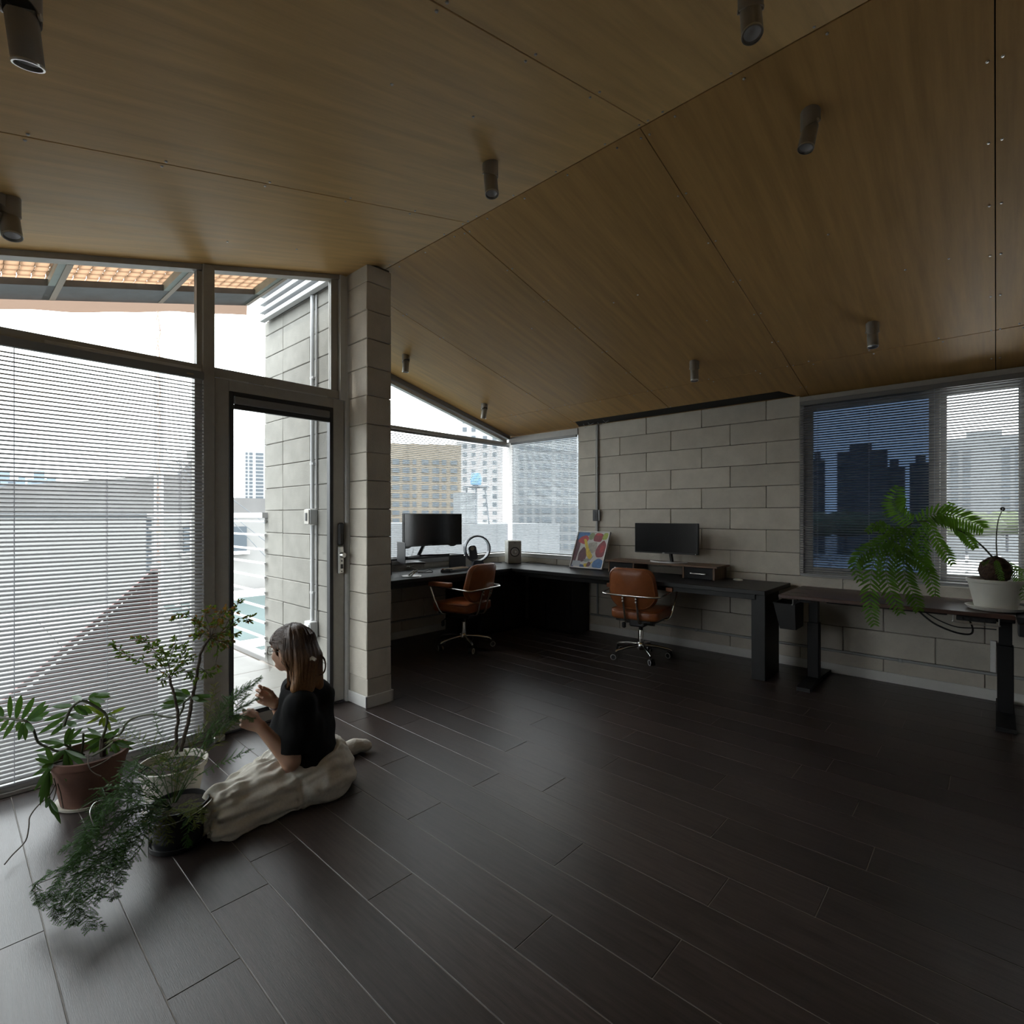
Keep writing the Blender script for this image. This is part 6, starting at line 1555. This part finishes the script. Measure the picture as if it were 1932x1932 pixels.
# hands: palm and five fingers each, on a finer grid
def hand(W_, elbow, dF, palm, curls, spread, thumb, sc=0.95):
    dF = Vector(dF).normalized(); palm = Vector(palm); palm = (palm-dF*palm.dot(dF)).normalized()
    up = dF.cross(palm).normalized()
    if up.z < 0: up = -up                      # thumb side
    f = Field(tuple(W_-Vector((0.19,0.19,0.17))), tuple(W_+Vector((0.19,0.19,0.17))), 0.0024)
    f.cap(W_+(Vector(elbow)-W_)*0.35, W_, 0.0305, 0.0255, 0.0)
    f.cap(W_, W_+dF*0.03*sc, 0.025, 0.022, 0.012)
    kn = []
    for i, (o, l) in enumerate(((0.030,0.083),(0.010,0.086),(-0.010,0.082),(-0.029,0.074))):
        k = W_+(dF*l+up*o)*sc; kn.append(k)
        f.cap(W_+(dF*0.022+up*o*0.55)*sc, k, 0.0150*sc, 0.0105*sc, 0.012)
    f.ell(W_+(dF*0.05+palm*0.004)*sc, [tuple(dF),tuple(up),tuple(palm)], (0.042*sc,0.034*sc,0.017*sc), 0.012)
    LEN = ((0.040,0.024,0.020),(0.044,0.028,0.021),(0.041,0.026,0.020),(0.032,0.019,0.018))
    nails = []
    for i in range(4):
        p = kn[i]; d = (dF + up*spread[i]).normalized(); ax = up; r0 = (0.0090,0.0092,0.0088,0.0078)[i]*sc
        ang = 0
        for j in range(3):
            ang += curls[i][j]
            dd = (d*math.cos(R(ang)) + palm*math.sin(R(ang))).normalized()
            q = p + dd*LEN[i][j]*sc
            f.cap(p, q, r0*(1-0.10*j), r0*(0.92-0.12*j), 0.0025 if j else 0.007)
            if j == 2: nails.append((q, dd, (palm*-math.cos(R(ang))+d*math.sin(R(ang))).normalized(), r0*0.72))
            p = q
    b0_ = W_+(dF*0.028+up*0.022+palm*0.008)*sc
    p = b0_
    for (a, b, c_, ln, r_) in ((thumb[0]+(0.036,0.0128)), (thumb[1]+(0.031,0.0105)), (thumb[2]+(0.026,0.0092))):
        q = p + (dF*a+up*b+palm*c_).normalized()*ln*sc
        f.cap(p, q, r_*sc, r_*0.88*sc, 0.008 if p is b0_ else 0.003); p = q
    return f, nails, p
# her left hand, near the camera: the back of the hand towards the lens, the thumb on top
dL = ond(452,1352,2.46)-Lwr
vL = (Lwr-_O).normalized()
hl, nl, tl = hand(Lwr, Lel, dL, vL, ((46,52,30),(58,66,40),(66,70,44),(72,70,44)), (0.06,0.02,-0.03,-0.07), ((0.62,0.55,0.45),(0.80,0.20,0.60),(0.75,-0.20,0.65)))
dR = ond(474,1301,2.66)-Rwr
hr_, nr, tr_ = hand(Rwr, Rel, dR, -vL, ((30,40,24),(40,52,34),(52,62,40),(60,66,40)), (0.05,0.01,-0.03,-0.07), ((0.66,0.30,0.65),(0.88,0.05,0.50),(0.92,-0.05,0.30)))
body = field_obj('body', [B, hl, hr_], MT['skin'], who, it=1)
nm_ = mat('fingernail', (0.52,0.33,0.26), rough=0.3)
for (q, d, nrm, r_) in nl+nr:
    MB().obox(q+nrm*r_*0.95, d, nrm.cross(d), nrm, 0.0045, 0.0038, 0.0006).build('fingernail', nm_, who)
for s in (1,-1):
    e = HC+fH*0.083+uH*0.0+rH*0.032*s
    MB().lathe([(0.0,-0.011),(0.008,-0.008),(0.011,0.0),(0.008,0.008),(0.0,0.011)],e,16,axis=fH,capb=False).build('eye', mat('eye_white',(0.6,0.58,0.55),0.2), who, smooth=True)
    MB().lathe([(0.0045,0.0108),(0.0,0.0114)],e,12,axis=fH,capb=False).build('iris', mat('dark_iris',(0.02,0.012,0.01),0.15), who, smooth=True)
    MB().tube([HC+fH*0.095+uH*0.026+rH*0.018*s,HC+fH*0.094+uH*0.030+rH*0.034*s,HC+fH*0.080+uH*0.026+rH*0.052*s],[0.002,0.0025,0.001],6).build('eyebrow', MT['hair'], who, smooth=True)
MB().tube([HC+fH*0.0965-uH*0.0605+rH*0.018*k for k in (-1,-0.5,0,0.5,1)],[0.001,0.0028,0.003,0.0028,0.001],6).build('mouth', mat('lip',(0.40,0.15,0.13),0.45), who, smooth=True)

# t-shirt
T = Field((-2.95,0.85,0.05),(-2.25,1.60,0.66),0.0055)
axT = [tuple(fT),tuple(lT),(0,0,1)]
up_t = (ond(568,1375,2.67)-ond(582,1430,2.69)).normalized()
T.ell(ond(567,1372,2.67), axT, (0.138,0.172,0.150), 0.04)
T.ell(ond(578,1420,2.69), axT, (0.152,0.178,0.120), 0.06)
T.ell(ond(583,1446,2.69), axT, (0.172,0.205,0.105), 0.05)
T.cap(nb+Z*0.01, ond(600,1312,2.76), 0.062, 0.070, 0.05); T.cap(ond(600,1312,2.76), ond(598,1370,2.72), 0.070, 0.085, 0.05)
T.ell(ond(543,1384,2.66), axT, (0.080,0.135,0.075), 0.05)
T.cap(Lsh+Z*0.0, Rsh+Z*0.0, 0.064, 0.064, 0.05)
T.cap(Sc+Vector((0,0,0.01)), nb+Z*0.012, 0.085, 0.066, 0.04)
hemdir = (Lel-Lsh).normalized()
Lh = Lsh+(Lel-Lsh)*0.84; Rh = Rsh+(Rel-Rsh)*0.84
T.cap(Lsh, Lsh+(Lel-Lsh)*1.2, 0.064, 0.062, 0.05, clip=[(tuple(Lh),tuple((hemdir*0.9+Vector((0,0,-0.25))).normalized()))])
T.cap(Rsh, Rsh+(Rel-Rsh)*1.2, 0.064, 0.062, 0.03, clip=[(tuple(Rh),tuple((Rel-Rsh).normalized()))])
hem_f = ond(530,1464,2.58); hem_b = ond(634,1404,2.76)
hv = (hem_b-hem_f).normalized(); hn = -(lT.cross(hv)).normalized()
if hn.z > 0: hn = -hn
T.cut(tuple(hem_f*0.5+hem_b*0.5), tuple(hn))
T.ell(nb+Z*0.075+fT*0.028, axT, (0.078,0.078,0.062), 0, neg=True)
def dT(v):
    p = Vector(v); a = p.dot(fT)*9; b = p.z*16
    return 0.006*mnoise.noise(Vector((a+b*0.5,p.dot(lT)*9,b*0.45+a*0.4))) + 0.003*mnoise.noise(Vector((a*3,p.dot(lT)*26,b*1.2)))
field_obj('tshirt', [T], MT['tee'], who, disp=dT, it=2)

# skirt
K = Field((-3.0,0.66,-0.02),(-2.2,1.72,0.36),0.0055)
axP = axT
HP = [(tuple((hem_f+hem_b)*0.5-hn*0.03),tuple(-hn))]
K.ell(PEL+Z*0.0-fT*0.01, axP, (0.172,0.192,0.160), 0.05, clip=HP)
K.ell(PEL+Vector((0,0,-0.055))-fT*0.02+lT*0.02, axP, (0.185,0.22,0.115), 0.05)
PL0 = PEL+fT*0.10+Z*-0.02
K.cap(PL0+lT*0.09, LK, 0.118, 0.085, 0.06); K.cap(PL0-lT*0.08, RK, 0.118, 0.082, 0.06)
K.cap(PEL+fT*0.12, (LK+RK)/2, 0.11, 0.075, 0.08)
LE = onz(388,1560,0.02); LE2 = onz(430,1568,0.02)
K.cap(LK, LE, 0.080, 0.026, 0.05); K.cap(LK, LE2, 0.08, 0.03, 0.05); K.cap(LE, LE2, 0.03, 0.03, 0.04)
K.cap(LK+Vector((0,0,-0.03)), Vector((-2.485,1.20,0.05)), 0.075, 0.075, 0.06)
K.cap(LE2, Vector((-2.46,1.12,0.03)), 0.035, 0.05, 0.06)
K.cap(RK, Vector((-2.80,1.40,0.05)), 0.075, 0.07, 0.06)
K.cap(Vector((-2.72,1.2,0.05)), Vector((-2.80,1.50,0.045)), 0.09, 0.06, 0.06)
K.cut((0,0,0.0015),(0,0,-1))
tdir = (LK-PEL); tdir.z = 0; tdir.normalize(); sdir = tdir.cross(Z).normalized()
seam = PEL + tdir*0.20
def dK(v):
    p = Vector(v); q = p-PEL; a = q.dot(tdir); b = q.dot(sdir); c = q.z
    n1 = mnoise.noise(Vector((a*5, math.atan2(c+0.1,b)*5.5+a*3, 0.3)))
    n2 = mnoise.noise(Vector((a*9, b*34, c*34)))
    n3 = mnoise.noise(Vector((a*22+b*10, b*16, c*16+5)))
    tier = abs(a-0.20-0.03*math.sin(b*9))
    g = math.exp(-(tier/0.10)**2) if a > 0.19 else 0.25*math.exp(-(tier/0.05)**2)
    end = max(0,(a-0.30)/0.2)
    return 0.014*n1 + (0.007+0.015*g+0.013*end)*n2 + 0.007*n3 + (-0.006*math.exp(-(tier/0.008)**2))
field_obj('skirt', [K], MT['linen'], who, disp=dK, it=2)

# sock
SKF = Field((-3.0,1.45,-0.02),(-2.5,1.95,0.16),0.0045)
f0_, f1_, f2_ = ond(648,1421,3.02), ond(668,1410,3.06), ond(686,1403,3.09)
f0_.z, f1_.z, f2_.z = 0.042, 0.043, 0.040
SKF.cap(f0_-(f1_-f0_)*0.8, f1_, 0.039, 0.040, 0.02); SKF.cap(f1_, f2_, 0.040, 0.032, 0.02); SKF.cap(f2_+Vector((0.02,0.012,-0.004)), f2_-Vector((0.02,0.012,0.004)), 0.027, 0.024, 0.02)
SKF.cut((0,0,0.002),(0,0,-1))
field_obj('sock', [SKF], MT['sock'], who, disp=lambda v: 0.0022*mnoise.noise(Vector(v)*45), it=2)

# hair
Hf = Field(tuple(HC-Vector((0.26,0.26,0.28))), tuple(HC+Vector((0.26,0.26,0.2))), 0.0048)
face = [(tuple(HC+fH*0.030), tuple((fH*1.0-uH*0.85).normalized()))]
Hf.ell(HC+uH*0.018-fH*0.018, AX, (0.113,0.090,0.108), 0.02, clip=face)
Hf.ell(HC-fH*0.048-uH*0.015, AX, (0.085,0.090,0.098), 0.03)
Hf.cap(HC+fH*0.062+uH*0.085, HC+fH*0.072+uH*0.045-rH*0.048, 0.020, 0.012, 0.03)
for s in (1,-1): Hf.ell(HC-fH*0.002-uH*0.016+rH*0.092*s, AX, (0.020,0.032,0.034), 0, neg=True)
Hf.cap(ond(570,1246,2.60), ond(557,1299,2.575), 0.036, 0.024, 0.04)
Hf.cap(ond(580,1243,2.64), ond(580,1300,2.62), 0.055, 0.030, 0.04)
Hf.cap(ond(592,1240,2.70), ond(601,1292,2.69), 0.045, 0.024, 0.04)
Hf.cap(ond(572,1243,2.74), ond(572,1292,2.76), 0.05, 0.028, 0.04)
Hf.cap(ond(560,1200,2.62), ond(586,1240,2.64), 0.05, 0.025, 0.03)
def dH(v):
    p = Vector(v)-HC; a = math.atan2(p.dot(rH), p.dot(fH)); return 0.006*mnoise.noise(Vector((a*9, p.z*3, 2.1))) + 0.002*mnoise.noise(Vector((a*30, p.z*4, 7.3)))
hair = field_obj('hair', [Hf], MT['hair'], who, disp=dH, it=2)
st = MB(); rh = random.Random(5)
qc = ond(588,1240,2.60)
def ellp(d, s=1.0):
    d = Vector(d).normalized(); return HC+uH*0.018-fH*0.018 + (fH*d.dot(fH)*0.1145+rH*d.dot(rH)*0.0915+uH*d.dot(uH)*0.1095)*s
dc = (qc-(HC+uH*0.018-fH*0.018)); dc = Vector((dc.dot(fH)/0.1145,dc.dot(rH)/0.0915,dc.dot(uH)/0.1095)).normalized(); dc = fH*dc.x+rH*dc.y+uH*dc.z
for k in range(300):      # swept back from the hairline to the clip
    t = rh.uniform(-1.35,1.35)
    d0 = (fH*(0.55+0.35*math.cos(t)) - rH*math.sin(t)*0.95 + uH*(0.20+0.55*math.cos(t)) + Vector((rh.uniform(-1,1),rh.uniform(-1,1),rh.uniform(-1,1)))*0.16).normalized()
    sc_r = 1.005+rh.uniform(0,0.03); P = []
    for u in np.linspace(0,1,10):
        d_ = d0*(1-u)+dc*u+uH*0.18*math.sin(math.pi*u); P.append(ellp(d_, sc_r+0.03*math.sin(math.pi*u)*rh.random()*0.5))
    st.tube(P,[0.0007]+[0.0014]*8+[0.0010],4,caps=False)
for k in range(380):
    a = rh.uniform(1.25, 2*math.pi-1.75)
    o = fH*math.cos(a)+rH*math.sin(a)
    c0 = HC+uH*0.02-fH*0.02; P = []
    rr = 1.0+rh.uniform(0.0,0.03); zb = rh.uniform(0.52,0.60); flare = rh.uniform(-0.012,0.016)
    for t in np.linspace(0.62,1.0,6):
        th = t*math.pi*0.56
        P.append(c0 + uH*0.112*rr*math.cos(th) + (fH*math.cos(a)*0.113+rH*math.sin(a)*0.094)*rr*math.sin(th))
    e = P[-1]; side_ok = True
    if side_ok:
        tgt = Vector((e.x,e.y,zb)) + (Vector((nb.x,nb.y,0))-Vector((e.x,e.y,0)))*rh.uniform(0.12,0.34) - Vector((o.x,o.y,0))*0.0 + Vector((o.x,o.y,0))*flare
        for t in (0.3,0.6,0.85,1.0):
            q = e.lerp(tgt,t); q += Vector((o.x,o.y,0))*0.006*math.sin(t*5+k); P.append(q)
    else: continue
    st.tube(P, [0.0013]*(len(P)-1)+[0.0004], 4, caps=False)
for k in range(10):   # loose strands by the cheek
    e = HC+fH*(0.055+0.003*k)+uH*0.03-rH*0.075; st.tube([e, e-uH*0.05-rH*0.004, e-uH*(0.09+0.004*k)-fH*0.01-rH*0.002],[0.0007,0.0006,0.0003],3,caps=False)
so_ = st.build('hair_strands', MT['hair'], who, smooth='all', fix=False); so_['kind'] = 'stuff'
lp_ = MB(); LP0 = [(588,1238),(600,1234),(611,1242),(614.5,1256),(611,1269),(603,1274)]
for k in range(14):
    P = spline([ond(x+rh.uniform(-1,1),y+rh.uniform(-1,1),2.66+rh.uniform(-0.008,0.008)) for x,y in LP0],5); lp_.tube(P,list(np.linspace(0.0028,0.0012,len(P))),5,caps=False)
lp_.build('hair_loop', MT['hair'], who, smooth='all', fix=False)
q = ond(589,1241,2.585); cl5 = MB()
for k in range(5): cl5.lathe([(0.0,-0.010),(0.006,-0.006),(0.007,0.004),(0.0,0.009)],q+_RT*(0.007*(k-2))-Z*0.004*abs(k-2),10,axis=(_RT*0.3*(k-2)+Z).normalized(),capb=False)
cl5.build('shell_clip', mat('shell_clip',(0.50,0.46,0.38),0.35), who, smooth=True)
# glasses
g = MB()
for s in (1,-1):
    e = HC+fH*0.105-uH*0.002+rH*0.033*s; a1 = (rH*s-fH*0.18).normalized()
    g.tube([e+a1*0.025*math.cos(t)+uH*0.022*math.sin(t) for t in np.linspace(0,2*math.pi,29)[:-1]],0.0018,6,closed=True)
    g.tube([e+a1*0.025+uH*0.006, HC+fH*0.06+rH*0.078*s+uH*0.004, HC-fH*0.004+rH*0.082*s+uH*0.004, HC-fH*0.02+rH*0.08*s-uH*0.018],0.0016,6)
g.tube([HC+fH*0.109+rH*0.009+uH*0.003, HC+fH*0.111+uH*0.005, HC+fH*0.109-rH*0.009+uH*0.003],0.0016,6)
gl = g.build('glasses', MT['glasses'], who, smooth=True)
for s in (1,-1):
    e = HC+fH*0.105-uH*0.002+rH*0.033*s; a1 = (rH*s-fH*0.18).normalized()
    MB().add([e+a1*0.0245*math.cos(t)+uH*0.0215*math.sin(t) for t in np.linspace(0,2*math.pi,25)[:-1]],[tuple(range(24))]).build('lens', MT['glass'], gl, fix=False)
# bracelet
w0 = Rwr+(Rel-Rwr)*0.06; ax_ = (Rwr-Rel).normalized(); b1_ = ax_.orthogonal().normalized(); b2_ = ax_.cross(b1_)
MB().tube([w0+(b1_*math.cos(t)+b2_*math.sin(t))*0.030 for t in np.linspace(0,2*math.pi,25)[:-1]],0.0045,8,closed=True).build('bracelet', mat('dark_red_bracelet',(0.06,0.018,0.015),0.4), who, smooth=True)
